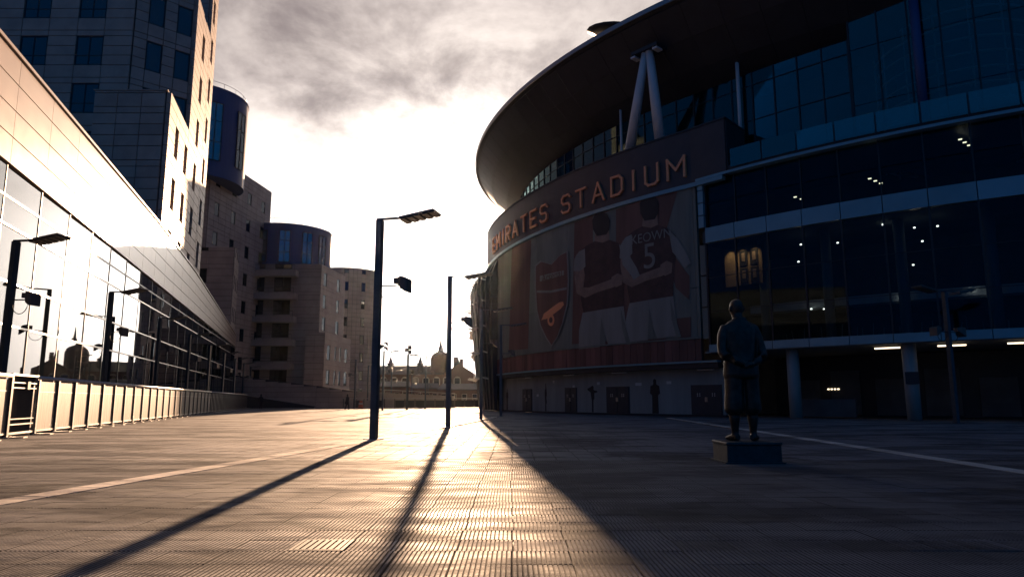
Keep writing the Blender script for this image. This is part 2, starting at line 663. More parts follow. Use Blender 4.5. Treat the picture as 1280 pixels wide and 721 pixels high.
slots.sort(key=seen_size)
sm = MB()
slab_mesh(sm, -SL / 2, -SL / 2, 0, NR)
proto_me = sm.build('slab', M_pave)
slab_me = proto_me.data
bpy.data.objects.remove(proto_me)
stuff = MB()
COVERS = []
for cpx, cpy, cn, clab in ((432, 683, 1, 'slotted iron drain grate in the sunlit ribbed paving'), (1190, 683, 2, 'long paved access cover flush in the shaded paving below the statue')):
    gp = ground(cpx, cpy)
    b_s = min(slots, key=lambda q: (q[0] + .2 - gp.x) ** 2 + (q[1] + .2 - gp.y) ** 2)
    row = [q for q in slots if abs(q[1] - b_s[1]) < .01 and -0.01 < q[0] - b_s[0] < SL * cn - .1]
    slots = [q for q in slots if q not in row]
    COVERS.append((b_s[0] + SL * cn / 2, b_s[1] + SL / 2, SL * cn - .012, SL - .012, clab))
for i, (x, yy) in enumerate(slots):
    dz, tx, ty = random.gauss(0, 0.0008), random.gauss(0, 0.004), random.gauss(0, 0.0016)
    if yy > 12.5:
        dz, tx, ty = dz * .4, tx * .3, ty * .3
    if i < 290:
        o = link('slab', slab_me, plaza)
        o.location = (x + SL / 2, yy + SL / 2, dz)
        o.rotation_euler = (ty, -tx, 0)
    else:
        slab_mesh(stuff, x, yy, dz, NR if yy < 12.5 else 0, tx, ty)
far_slabs = stuff.build('slab_field', M_pave, plaza, kind='stuff')
for me_ in (slab_me, far_slabs.data):
    me_.materials.append(M_dirt)
    for p_ in me_.polygons:
        if abs(p_.normal.x) > 0.3 or abs(p_.normal.y) > 0.5:
            p_.material_index = 1


def pale_band(name, fn, y0, y1, w, n0):
    root = None
    y = y0
    first = True
    base = MB()
    k = 0
    pieces = []
    while y < y1:
        L = 0.8
        x0_, x1_ = fn(y), fn(y + L)
        pieces.append(((x0_ + x1_) / 2, y + L / 2, math.atan2(-(x1_ - x0_), L)))
        y += L
    # bed under the row
    pts = [(fn(p) - w / 2 - 0.01, p) for p in (y0, (y0 + y1) / 2, y1)] + [(fn(p) + w / 2 + 0.01, p) for p in (y1, (y0 + y1) / 2, y0)]
    base.prism(pts, -0.028, -0.012)
    root = struct(base.build(name, M_joint))
    pm = MB()
    pm.box((0, 0, -0.008), (w, 0.788, 0.03))
    po = pm.build('kerb_slab', M_band)
    me = po.data
    bpy.data.objects.remove(po)
    for (x, yy, a) in pieces:
        o = link('kerb_slab', me, root)
        o.location = (x, yy, random.gauss(0, 0.001))
        o.rotation_euler = (0, 0, a)
    return root


pale_band('drainage_channel', band_left, 4.0, 44, 0.34, 0)
pale_band('drainage_channel', band_right, 5.5, 43, 0.34, 0)

M_iron = mat('cast_iron', (0.06, 0.055, 0.05), 0.65, 0.3, var=0.3, vscale=9)
for k, (cx_, cy_, w, d_, lab) in enumerate(COVERS):
    c = Vector((cx_, cy_, 0))
    gr = thing('drain_cover', lab, 'drain cover', (c.x, c.y, 0))
    fr = MB()
    for dx, dy, sx, sy in ((-w / 2 + .012, 0, .024, d_), (w / 2 - .012, 0, .024, d_), (0, -d_ / 2 + .012, w - .05, .024), (0, d_ / 2 - .012, w - .05, .024)):
        fr.box((c.x + dx, c.y + dy, -0.006), (sx, sy, 0.02))
    fr.build('frame', M_iron if k != 1 else M_pave, gr)
    MB().box((c.x, c.y, -0.008), (w - .05, d_ - .05, 0.012)).build('bed', M_joint, gr)
    nb = int(w / .05)
    for j in range(nb):
        x = c.x - (w - .05) / 2 + (w - .05) * (j + .5) / nb
        MB().box((x, c.y, -0.001), (w / nb * .55, d_ - .052, 0.012)).build('bar', M_iron if k != 1 else M_pave, gr)

# ------------------------------------------------------------------ stadium
stad = thing('stadium', 'huge dark curved stadium with oversailing roof, printed mural and lettered sign band', 'stadium', CEN)


def A(name, m, p0, p1, z0, z1, o0, o1, parent=None, step=1.0, smooth=False):
    return MB().arc(p0, p1, z0, z1, o0, o1, step).build(name, m, parent or stad, smooth)


PL, PM = 170.0, 225.3         # left end of the front, right end of the mural
PR = 266.0
# body of the bowl behind (keeps the sun off the front)
rear = MB()
ringpts = []
for k in range(0, 61):
    a = R_(268 + (540 - 268 - 12) * k / 60)
    ringpts.append((CEN.x + 50.5 * math.cos(a), CEN.y + 50.5 * math.sin(a)))
rs = [[(x, y_, 0), (x, y_, 25.5), (CEN.x + (x - CEN.x) * 0.97, CEN.y + (y_ - CEN.y) * 0.97, 25.5), (CEN.x + (x - CEN.x) * 0.97, CEN.y + (y_ - CEN.y) * 0.97, 0)] for x, y_ in ringpts]
rear.rings(rs)
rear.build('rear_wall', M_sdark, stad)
A('core_wall', M_int, 168, 268, 0, 26.5, -13.0, -12.5, step=2)

# ground floor under the mural
base_wall = A('base_wall', M_wallg, PL, 226.6, 0.12, 3.12, -1.4, -0.75)
A('plinth', M_sdark, PL, 226.6, 0.0, 0.12, -1.4, -0.70)
A('soffit_beam', M_sdark, PL, PM + 1.3, 3.12, 3.46, -1.4, 0.03)
A('ledge', M_span, PL, PM + 1.3, 3.46, 3.58, -0.4, 0.14)


def arc_door(x0, x1, ztop):
    p0, p1 = on_wall(x0, 500, -.72)[0], on_wall(x1, 500, -.72)[0]
    fr = A('door', M_reddoor, p0, p1, 0.13, ztop, -0.80, -0.72)
    mid = (p0 + p1) / 2
    g_ = (p1 - p0) * 0.04
    for q0, q1 in ((p0 + g_, mid - g_ / 2), (mid + g_ / 2, p1 - g_)):
        A('door_leaf', M_reddoor, q0, q1, 0.16, ztop - 0.08, -0.72, -0.69, fr)
        c = (q0 + q1) / 2
        w = (q1 - q0) * 0.06
        for dz in (0, 0.13):
            for dx in (-1.5, 0.5):
                A('door_sign', M_sign, c + dx * w * 1.4, c + dx * w * 1.4 + w, ztop - 0.62 - dz, ztop - 0.54 - dz, -0.69, -0.685, fr)
        A('handle', M_steel, (q1 if q0 == p0 + g_ else q0) - 0.05, (q1 if q0 == p0 + g_ else q0) + 0.05, 0.95, 1.25, -0.69, -0.62, fr)


for x0, x1 in ((653, 665), (706, 721), (758, 787), (864, 903)):
    arc_door(x0, x1, 2.05)
arc_door(616, 624, 2.0)
# small notice plates and closed fluorescent battens over the doors
for x, yy, w in ((692, 477, 4), (748, 479, 5), (798, 480, 9), (836, 478, 6), (672, 494, 6), (717, 483, 4)):
    p, z = on_wall(x, yy, -.74)
    A('notice_plate', M_sign, p - w * .035, p + w * .035, z - .1, z + .1, -0.75, -0.735)
for x0, x1, yy in ((763, 781, 464), (870, 891, 459), (703, 716, 467.5), (655, 663, 471)):
    p0, z = on_wall(x0, yy, -.3)
    A('batten_light', M_white, p0, on_wall(x1, yy, -.3)[0], 2.98, 3.06, -0.5, -0.38)


# painted player silhouettes on the wall
def wall_shape(name, pts2, m, off, parent, cuts=2):
    """flat print that follows the curve: pts2 = (angle, height)"""
    bm = bmesh.new()
    vs = [bm.verts.new((p * 0.9, z, 0)) for p, z in pts2]
    bm.faces.new(vs)
    bmesh.ops.triangulate(bm, faces=bm.faces[:])
    for _ in range(cuts):
        es = [e for e in bm.edges if e.calc_length() > 0.9]
        if es:
            bmesh.ops.subdivide_edges(bm, edges=es, cuts=1)
            bmesh.ops.triangulate(bm, faces=bm.faces[:])
    for v in bm.verts:
        v.co = P(v.co.x / 0.9, v.co.y, off)
    bmesh.ops.recalc_face_normals(bm, faces=bm.faces[:])
    c3 = Vector((CEN.x, CEN.y, 8))
    for f_ in bm.faces:
        if f_.normal.dot(f_.calc_center_median() - c3) < 0:
            f_.normal_flip()
    me = bpy.data.meshes.new(name)
    bm.to_mesh(me)
    bm.free()
    me.materials.append(m)
    return link(name, me, parent)


def sil(px, foot, h, pose):
    p0, _ = on_wall(px, 500, -.74)
    k = h / 1.8
    if pose == 0:
        pts = [(-.22, 0), (-.08, 0), (-.03, .8), (.03, .8), (.08, 0), (.22, 0), (.2, .9), (.24, 1.0), (.34, 1.05), (.3, 1.45), (.12, 1.52), (.1, 1.6), (.11, 1.75), (.04, 1.82), (-.04, 1.82), (-.11, 1.75), (-.1, 1.6), (-.12, 1.52), (-.3, 1.45), (-.34, 1.05), (-.24, 1.0), (-.2, .9)]
    elif pose == 1:
        pts = [(-.1, 0), (.06, 0), (.07, .8), (.18, .95), (.16, 1.3), (.5, 1.36), (.5, 1.45), (.15, 1.5), (.09, 1.56), (.12, 1.7), (.04, 1.82), (-.06, 1.8), (-.1, 1.62), (-.06, 1.52), (-.2, 1.48), (-.55, 1.62), (-.6, 1.55), (-.22, 1.34), (-.16, .95), (-.1, .8)]
    else:
        pts = [(-.08, 0), (.12, 0), (.1, .5), (.2, .62), (.12, .95), (.2, 1.2), (.14, 1.6), (.06, 2.0), (-.02, 2.0), (-.02, 1.6), (-.12, 1.5), (-.15, 1.2), (-.1, .9), (-.06, .5)]
    wall_shape('painted_figure', [(p0 + x * k / 0.905, foot + z * k) for x, z in pts], M_murK, -0.742, base_wall, 1)


sil(819, 0.14, 2.35, 0)
sil(741, 0.14, 2.0, 1)
sil(682, 0.14, 2.1, 2)
sil(634, 0.14, 2.0, 0)

# red timber strip under the mural
p = PL
while p < PM:
    A('plank', M_plank, p, min(PM, p + 0.66) - 0.03, 3.60, 5.02 + random.uniform(-.01, .01), -0.3, 0.02 + random.uniform(0, .03), step=1)
    p += 0.66
A('strip_rail', M_murG, PL, PM, 5.04, 5.14, -0.3, 0.08)
# mural: backing panels in two tiers
p = PL
i = 0
while p < PM - 0.1:
    q = min(p + 2.75, PM)
    for z0, z1 in ((5.16, 8.42), (8.45, 15.28)):
        pc = (p + q) / 2
        m_ = M_murG
        if pc > 214.5:
            m_ = M_murR if (219.5 < pc < 222.3 or pc < 216) else M_murG
        A('mural_panel', m_, p + 0.012, q - 0.012, z0, z1, -0.3, 0.0)
    p = q
    i += 1
mural = thing('mural_print', 'faded mural of footballers seen from behind hung under the sign band', 'mural', P(214, 5.2, 0.02))


def mp(pts, m, lay, name='printed_shape', parent=None):
    q = [on_wall(x, y_, 0.02) for x, y_ in pts]
    return wall_shape(name, q, m, 0.018 + 0.012 * lay, parent or mural, 3)


# background colour fields
mp([(770, 262), (848, 235), (829, 301), (806, 391), (777, 425), (770, 425)], M_murR, 0, 'red_field')
mp([(848, 236), (861, 232), (864, 421), (812, 424), (806, 391)], M_murG, 0, 'pale_field')
mp([(829, 301), (862, 345), (862, 375), (845, 360)], M_murR, 1, 'red_field')
mp([(846, 398), (864, 396), (864, 421), (848, 422)], M_murR, 1, 'red_field')
mp([(741, 270), (770, 262), (770, 425), (741, 428)], M_murG, 0, 'grey_field')
mp([(718, 278), (741, 270), (741, 428), (715, 430)], M_murR, 0, 'red_field')
mp([(640, 310), (664, 300), (660, 436), (636, 438)], M_murR, 0, 'red_field')
mp([(616, 322), (638, 311), (634, 438), (616, 440)], M_murG, 0, 'grey_field')


def player(ox, oy, k, name, number, back_name):
    def T(pts):
        return [(ox + x * k, oy + y_ * k) for x, y_ in pts]
    # coordinates taken on the right-hand player, hair centre at (0,0)
    fig = mp(T([(-36, 44), (-30, 34), (-20, 26), (-9, 20), (-8, 12), (9, 10), (10, 18), (22, 22), (33, 32), (33, 60), (30, 92), (30, 108), (-24, 116), (-28, 96), (-22, 70), (-30, 62)]), M_murRd, 2, 'printed_shirt')
    mp(T([(-36, 44), (-33, 37), (-26, 42), (-22, 66), (-24, 82), (-16, 82), (0, 76), (16, 70), (26, 66), (28, 74), (16, 82), (-4, 88), (-22, 96), (-33, 90), (-36, 70)]), M_murS, 3, 'printed_arm')
    mp(T([(-36, 44), (-30, 34), (-22, 30), (-21, 54), (-28, 60), (-37, 60)]), M_murW, 4, 'printed_sleeve')
    mp(T([(24, 24), (36, 36), (48, 56), (52, 66), (44, 72), (36, 60), (29, 52)]), M_murW, 4, 'printed_sleeve')
    mp(T([(14, 68), (22, 63), (29, 66), (28, 78), (20, 82), (13, 78)]), M_murS, 4, 'printed_hand')
    mp(T([(-8, 8), (10, 6), (11, 18), (2, 22), (-9, 20)]), M_murS, 3, 'printed_neck')
    mp(T([(-12, -8), (-8, -17), (0, -20), (8, -17), (12, -8), (11, 4), (7, 11), (-6, 13), (-11, 4)]), M_murK, 4, 'printed_hair')
    mp(T([(-25, 116), (30, 107), (34, 140), (38, 156), (10, 160), (3, 140), (-2, 162), (-30, 165), (-30, 140)]), M_murW, 3, 'printed_shorts')
    mp(T([(0, 122), (4, 140), (6, 160), (-2, 161)]), M_murG, 4, 'printed_fold')
    mp(T([(26, 110), (34, 138), (40, 158), (34, 159), (28, 136)]), M_murG, 4, 'printed_fold')

    def text(s, x, y_, h):
        cu = bpy.data.curves.new('shirt_text', 'FONT')
        cu.body = s
        cu.align_x = 'CENTER'
        cu.size = 1.0
        ob = bpy.data.objects.new('shirt_text', cu)
        COL.objects.link(ob)
        dg = bpy.context.evaluated_depsgraph_get()
        me = bpy.data.meshes.new_from_object(ob.evaluated_get(dg))
        bpy.data.objects.remove(ob)
        p0, z0 = on_wall(ox + x * k, oy + y_ * k, 0.02)
        for v in me.vertices:
            v.co = P(p0 + v.co.x * h / 0.907, z0 + v.co.y * h, 0.088)
        me.materials.clear()
        me.materials.append(M_murW)
        link('shirt_text', me, mural)
    if back_name:
        text(back_name, 2, 38, 0.95)
    if number:
        text(number, 1, 72, 2.6)


player(812, 263, 1.0, 'a', '5', 'KEOWN')
player(752, 283, 0.93, 'b', '', '')

# the club's shield
shield = thing('wall_crest', 'tall pointed red shield emblem with pale outline and cannon on the mural', 'emblem', P(208.4, 5.5, 0.03))


def sp(pts, m, lay, name):
    q = [on_wall(x, y_, 0.02) for x, y_ in pts]
    return wall_shape(name, q, m, 0.03 + 0.012 * lay, shield, 3)


SH = [(669, 332), (676, 326), (690, 330), (702, 318), (711, 314), (712.5, 350), (711, 380), (705, 404), (698, 422), (690.5, 433), (684, 424), (676, 408), (671, 388), (669, 360)]


def shrink(pts, k):
    cx_, cy_ = 690.6, 366
    return [(cx_ + (x - cx_) * (1 - 0.16 * k), cy_ + (y_ - cy_) * (1 - 0.055 * k)) for x, y_ in pts]


sp(SH, M_murW, 5, 'shield_outline')
sp(shrink(SH, 0.55), M_murR, 6, 'shield_field')
sp([(672, 366), (690, 366), (709.5, 362), (709.5, 359), (690, 363), (672, 363)], M_murW, 7, 'shield_bar')
sp([(676, 352), (706, 344), (706, 338), (676, 345)], M_murW, 7, 'shield_name_panel')
# cannon
sp([(678, 400), (681, 392), (700, 378), (705, 377), (706, 381), (702, 386), (686, 398)], M_letter, 7, 'cannon_barrel')
wh = [(690 + 4.4 * math.cos(a * math.pi / 8), 400 + 7.5 * math.sin(a * math.pi / 8)) for a in range(16)]
sp(wh, M_letter, 8, 'cannon_wheel')
sp([(690 + 2.2 * math.cos(a * math.pi / 6), 400 + 3.8 * math.sin(a * math.pi / 6)) for a in range(12)], M_murR, 9, 'cannon_wheel_hub')


def crest_text():
    cu = bpy.data.curves.new('shield_text', 'FONT')
    cu.body = 'Arsenal'
    cu.align_x = 'CENTER'
    ob = bpy.data.objects.new('shield_text', cu)
    COL.objects.link(ob)
    dg = bpy.context.evaluated_depsgraph_get()
    me = bpy.data.meshes.new_from_object(ob.evaluated_get(dg))
    bpy.data.objects.remove(ob)
    p0, z0 = on_wall(691, 350, 0.02)
    for v in me.vertices:
        v.co = P(p0 + v.co.x * 1.05 / 0.907, z0 + v.co.y * 1.05, 0.14)
    me.materials.clear()
    me.materials.append(M_murR)
    link('shield_text', me, shield)


crest_text()

# sign band
A('band_ledge', M_span, PL, PM + 2.4, 15.30, 15.58, -0.3, 0.16)
band = A('sign_band', M_sband, 186.5, 228.0, 15.60, 19.35, -3.0, 0.08)
A('band_cap', M_sdark, 186.4, 228.1, 19.36, 19.48, -3.05, 0.14)
A('band_end_panel', M_sdark, 228.02, 228.10, 15.7, 19.3, -2.9, 0.0)
LET = {
    'E': (4, [[(4, 0), (0, 0), (0, 6), (4, 6)], [(0, 3), (3.3, 3)]]),
    'M': (5, [[(0, 0), (0, 6), (2.5, 2.4), (5, 6), (5, 0)]]),
    'I': (2.0, [[(1.0, 0), (1.0, 6)]]),
    'R': (4, [[(0, 0), (0, 6), (3.1, 6), (4, 5.1), (4, 3.8), (3.1, 2.9), (0, 2.9)], [(1.8, 2.9), (4, 0)]]),
    'A': (4.6, [[(0, 0), (2.3, 6), (4.6, 0)], [(0.8, 1.9), (3.8, 1.9)]]),
    'T': (4.4, [[(0, 6), (4.4, 6)], [(2.2, 6), (2.2, 0)]]),
    'S': (4, [[(4, 5.2), (3.2, 6), (0.8, 6), (0, 5.2), (0, 3.9), (0.8, 3.1), (3.2, 2.9), (4, 2.1), (4, 0.8), (3.2, 0), (0.8, 0), (0, 0.8)]]),
    'D': (4, [[(0, 0), (0, 6), (2.8, 6), (4, 4.8), (4, 1.2), (2.8, 0), (0, 0)]]),
    'U': (4, [[(0, 6), (0, 0.9), (0.9, 0), (3.1, 0), (4, 0.9), (4, 6)]]),
}
TXT = 'EMIRATES STADIUM'
GAP, SPC = 3.1, 5.6
tot = sum(LET[c][0] + GAP if c != ' ' else SPC for c in TXT) - GAP
ph0, ph1 = on_wall(617, 315, .1)[0], on_wall(857, 222, .1)[0]
U = (ph1 - ph0) / tot
UZ = 1.42 / 6
ZB = 16.2
cur = ph0
for ch in TXT:
    if ch == ' ':
        cur += SPC * U
        continue
    w, strokes = LET[ch]
    mb = MB()
    hw = 0.36
    k = 0
    for st in strokes:
        for (x0, y0), (x1, y1) in zip(st[:-1], st[1:]):
            L = math.hypot(x1 - x0, y1 - y0)
            ux, uy = (x1 - x0) / L, (y1 - y0) / L
            ex = hw * 0.92
            nx, ny = -uy * hw, ux * hw
            a0 = (x0 - ux * ex, y0 - uy * ex)
            a1 = (x1 + ux * ex, y1 + uy * ex)
            c4 = [(a0[0] + nx, a0[1] + ny), (a1[0] + nx, a1[1] + ny), (a1[0] - nx, a1[1] - ny), (a0[0] - nx, a0[1] - ny)]
            fr_ = 0.24 + 0.003 * k
            k += 1
            vs = [P(cur + x * U, ZB + y_ * UZ, 0.085) for x, y_ in c4] + [P(cur + x * U, ZB + y_ * UZ, fr_) for x, y_ in c4]
            mb.add(vs, [(0, 1, 2, 3), (7, 6, 5, 4), (0, 4, 5, 1), (1, 5, 6, 2), (2, 6, 7, 3), (3, 7, 4, 0)])
    mb.build('letter', M_letter, band)
    cur += (w + GAP) * U

# fins and brackets on the far shoulder of the front
for k in range(22):
    ph = 174.5 + k * 0.9
    e = 0.05 + 0.03 * (k % 3)
    q = max(0.0, min(1.0, (195.5 - ph) / 5.0))
    pr = [(0.05, 0.1), (0.75 * q + .05, 0.1), ((1.15 + e) * q + .05, 5.0), ((1.75 + e) * q + .05, 12.2 + 0.5 * (k % 2)), ((1.5 + e) * q + .05, 13.6), (0.05, 15.2)]
    mb = MB()
    n = len(pr)
    mb.add([P(ph + 0.02, z, o) for o, z in pr] + [P(ph + 0.84, z, o) for o, z in pr], [tuple(range(n)), tuple(range(n, 2 * n))] + [(i, (i + 1) % n, (i + 1) % n + n, i + n) for i in range(n)])
    mb.build('flared_panel', M_sdark, stad)
    if k % 2 == 0:
        mb = MB()
        for z in (3.0, 5.6, 8.2, 10.8, 13.0):
            o = 1.0 * q + 0.075 * z * q + random.choice((0, 0.1, 0.25, 0.55)) * q
            mb.add([P(ph + d, zz, oo) for d in (0.35, 0.5) for oo, zz in ((0.3, z), (o + .28, z + .25), (o + .3, z + .4), (0.3, z + .2))], [(0, 1, 2, 3), (7, 6, 5, 4), (0, 4, 5, 1), (1, 5, 6, 2), (2, 6, 7, 3), (3, 7, 4, 0)])
        mb.build('fin', M_steel, stad)

# clerestory behind the band
ZT = 23.7
OG = -3.6
mulls = []
ph = 184.0
while ph < 237.5:
    mulls.append(ph)
    ph += 1.86
for a, b in zip(mulls[:-1], mulls[1:]):
    for z0, z1 in ((18.2, 20.2), (20.25, 22.75), (22.8, ZT)):
        j = random.uniform(-0.012, 0.012)
        A('pane', M_upglass, a + 0.05, b - 0.05, z0, z1, OG - 0.02 + j, OG + j, step=3)
for a in mulls:
    A('mullion', M_frame, a - 0.045, a + 0.045, 18.2, ZT, OG - 0.12, OG + 0.08)
for z0 in (20.2, 22.75):
    A('transom', M_frame, mulls[0], mulls[-1], z0, z0 + 0.05, OG - 0.06, OG + 0.05)
A('clerestory_wall', M_int, 170, 268, 16.4, 26.4, -8.6, -8.3, step=2)
# V columns
vt = Vector(P(221.6, 26.9, 0.4))
for (x, yy), top in (((784, 197), -0.35), ((826.5, 181), 0.35)):
    ph, z = on_wall(x, yy, -1.5)
    b0 = Vector(P(ph, z - 0.6, -1.5))
    tp = Vector(P(221.65 + top * 0.55, 26.25, 0.3))
    MB().tube([b0, b0.lerp(tp, .5), tp], [0.40, 0.37, 0.28], 20).build('raking_column', M_white, stad, True)
br = MB()
br.arc(220.4, 222.9, 26.2, 26.45, -0.5, 0.75)
brk = br.build('column_bracket', M_sdark, stad)
for d in (-1.15, 1.0):
    MB().arc(221.65 + d - 0.22, 221.65 + d + 0.22, 26.0, 26.14, 0.0, 0.7).build('bracket_lamp_panel', M_white, brk)
ph, z = on_wall(922, 95, -3.2)
MB().tube([P(ph, 18.0, -3.2), P(ph, 25.6, -3.2)], 0.13, 10).build('roof_mast', M_white, stad, True)
ph, z = on_wall(775, 110, -3.0)
MB().tube([P(ph, 18.0, -3.0), P(ph, 26.0, -3.0)], 0.10, 10).build('roof_mast', M_white, stad, True)

# roof: soffit panels, rim and shallow dome
RE, ZE = 53.3, 28.45
ZI = 23.9


def RP(ph, r, z):
    a = R_(ph)
    return (CEN.x + r * math.cos(a), CEN.y + r * math.sin(a), z)


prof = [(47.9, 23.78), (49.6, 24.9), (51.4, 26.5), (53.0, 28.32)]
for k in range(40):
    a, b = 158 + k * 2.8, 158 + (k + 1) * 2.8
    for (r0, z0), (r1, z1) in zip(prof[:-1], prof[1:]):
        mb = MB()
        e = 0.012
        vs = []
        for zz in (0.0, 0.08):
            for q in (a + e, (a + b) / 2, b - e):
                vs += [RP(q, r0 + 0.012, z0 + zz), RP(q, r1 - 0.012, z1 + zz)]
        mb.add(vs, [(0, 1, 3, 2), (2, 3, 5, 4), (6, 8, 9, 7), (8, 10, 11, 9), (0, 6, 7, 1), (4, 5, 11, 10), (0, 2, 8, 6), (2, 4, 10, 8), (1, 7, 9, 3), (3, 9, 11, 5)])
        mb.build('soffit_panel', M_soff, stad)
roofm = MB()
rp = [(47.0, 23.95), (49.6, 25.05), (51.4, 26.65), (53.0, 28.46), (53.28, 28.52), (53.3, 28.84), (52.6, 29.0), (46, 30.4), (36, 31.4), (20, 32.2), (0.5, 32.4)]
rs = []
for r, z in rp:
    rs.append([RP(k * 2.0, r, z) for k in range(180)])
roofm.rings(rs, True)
roof = roofm.build('roof', M_sdark, stad, True)
rimm = MB()
for r0, r1, z0, z1 in ((53.31, 53.42, 28.50, 28.86),):
    rs = [[RP(k * 1.5, r0, z0), RP(k * 1.5, r1, z0), RP(k * 1.5, r1, z1), RP(k * 1.5, r0, z1)] for k in range(241)]
    rimm.rings(rs, False)
rimm.build('roof_rim', M_rim, roof)
fin = MB()
c_ = Vector(RP(217.6, 52.0, 29.55))
rs = []
for z, r in ((-.12, .1), (-.05, .9), (.1, 1.3), (.2, .8), (.24, .1)):
    rs.append([c_ + Vector((1.5 * r * math.cos(q * math.pi / 8), r * math.sin(q * math.pi / 8), z)) for q in range(16)])
fin.rings(rs)
fin.tube([c_ + Vector((1.0, 1.2, -1.4)), c_ + Vector((0.4, 0.3, 0))], 0.12, 8)
fin.build('roof_beacon_dish', M_sdark, roof, True)

# right-hand glazed front -----------------------------------------------------
MOD = 2.36
js = [225.97 + MOD * k for k in range(0, 17)]
# ground floor recess
A('recess_wall', M_sdark, 226.6, PR, 0, 4.0, -9.0, -8.6, step=2)
A('terrace_slab', M_conc, 225.5, PR, 4.06, 4.13, -9.0, -0.05)
for a, b in zip(js[:-1], js[1:]):
    A('terrace_fascia', M_span, a + 0.02, b - 0.02, 4.10, 4.58, -0.2, 0.12)
for x in (995, 1143):
    ph, _ = on_wall(x, 519, -0.8)
    b0 = Vector(P(ph, 0, -0.85))
    MB().tube([b0, b0 + Vector((0, 0, 4.07))], 0.36, 20).build('column', M_conc, stad, True)
for ph in (245.6, 252.5):
    b0 = Vector(P(ph, 0, -0.85))
    MB().tube([b0, b0 + Vector((0, 0, 4.07))], 0.36, 20).build('column', M_conc, stad, True)
phs, _ = on_wall(1140, 470, -.4)
A('column_sign', M_sdark, phs - .35, phs + .35, 1.9, 2.55, -0.46, -0.42)
for x0, x1 in ((1093, 1125), (1172, 1208), (1260, 1296)):
    p0, p1 = on_wall(x0, 433, -1.5)[0], on_wall(x1, 433, -1.5)[0]
    h = A('strip_light', M_white, p0 - 0.03, p1 + 0.03, 3.97, 4.05, -1.62, -1.42)
    A('tube', M_lamp, p0, p1, 3.90, 3.965, -1.56, -1.48, h)
# shutters and panels inside the recess
for k, ph in enumerate((228.4, 231.8, 235.4, 239.0, 242.6, 246.2, 250)):
    A('shutter', M_int, ph, ph + 2.4, 0.1, 3.0 if k % 2 else 2.4, -8.6, -8.45)
A('counter', M_int, 230.2, 234.8, 0.05, 1.1, -4.2, -3.6)
for k in range(4):
    ph = 231.5 + 0.28 * k
    A('display_lamp', M_lamp, ph, ph + 0.16, 1.75, 1.83, -8.44, -8.42)
# first floor glazing
A('floor_slab', M_int, 225.5, PR, 4.14, 4.3, -12.4, -0.3, step=2)
for a, b in zip(js[:-1], js[1:]):
    for z0, z1 in ((4.62, 6.7), (6.74, 8.95), (8.99, 11.24)):
        A('pane', M_stglass, a + 0.03, b - 0.03, z0, z1, -0.12, -0.10, step=3)
    A('spandrel_panel', M_span, a + 0.025, b - 0.025, 11.30, 12.30, -0.35, 0.0, step=1.2)
    for z0, z1 in ((12.36, 14.0), (14.04, 15.75)):
        A('pane', M_stglass, a + 0.03, b - 0.03, z0, z1, -0.42, -0.40, step=3)
for a in js:
    A('mullion', M_frame, a - 0.05, a + 0.05, 4.6, 11.28, -0.26, -0.04)
    A('mullion', M_frame, a - 0.04, a + 0.04, 12.3, 15.8, -0.56, -0.34)
for z0 in (6.7, 8.95):
    A('transom', M_frame, js[0], js[-1], z0, z0 + 0.035, -0.15, -0.07)
# pale return panels next to the mural
for k in range(4):
    A('return_panel', M_span, 225.45, 225.9, 12.4 + 0.86 * k, 13.2 + 0.86 * k, -0.3, -0.02)
for k in range(3):
    A('return_panel', M_murG, 225.45, 225.9, 5.0 + 2.1 * k, 7.0 + 2.1 * k, -0.3, -0.02)
A('interior_floor', M_int, 225.5, PR, 11.4, 12.2, -12.4, -0.4, step=2)
A('interior_back', M_int, 225.5, PR, 4.3, 11.4, -9.2, -9.0, step=2)
A('mezzanine', M_white, 227.6, PR, 6.75, 7.25, -3.6, -3.3, step=1)
A('mezzanine_soffit', M_int, 227.6, PR, 6.6, 6.74, -9.0, -3.3, step=2)
for ph in (229.2, 233.8, 238.4, 243.2, 247.8):
    b0 = Vector(P(ph, 4.3, -2.6))
    MB().tube([b0, b0 + Vector((0, 0, 7.1))], 0.3, 14).build('inner_column', M_conc, stad, True)
for x, yy in ((1001, 305.6), (1047, 303.4), (998, 327), (1103.5, 280.7), (1117, 285), (1143, 284.5), (1172, 282.5), (1153, 301.4), (1124, 331.5), (1141.5, 331), (1014, 414 - 28), (1030, 386), (1125, 371), (1217, 362), (1236, 369)):
    ph, z = on_wall(x, yy, -3.0)
    A('downlight', M_down, ph - .06, ph + .06, z - .035, z + .035, -3.05, -2.98)
for x, yy, n in ((992, 247, 1), (1085, 224, 2), (1198, 175, 2)):
    ph, z = on_wall(x, yy, -2.5)
    for k in range(n + 1):
        A('ceiling_tube', M_lamp, ph + 0.28 * k, ph + 0.28 * k + 0.2, z - 0.06 * k, z + .05 - 0.06 * k, -2.6 - 0.5 * k, -2.5 - 0.5 * k)
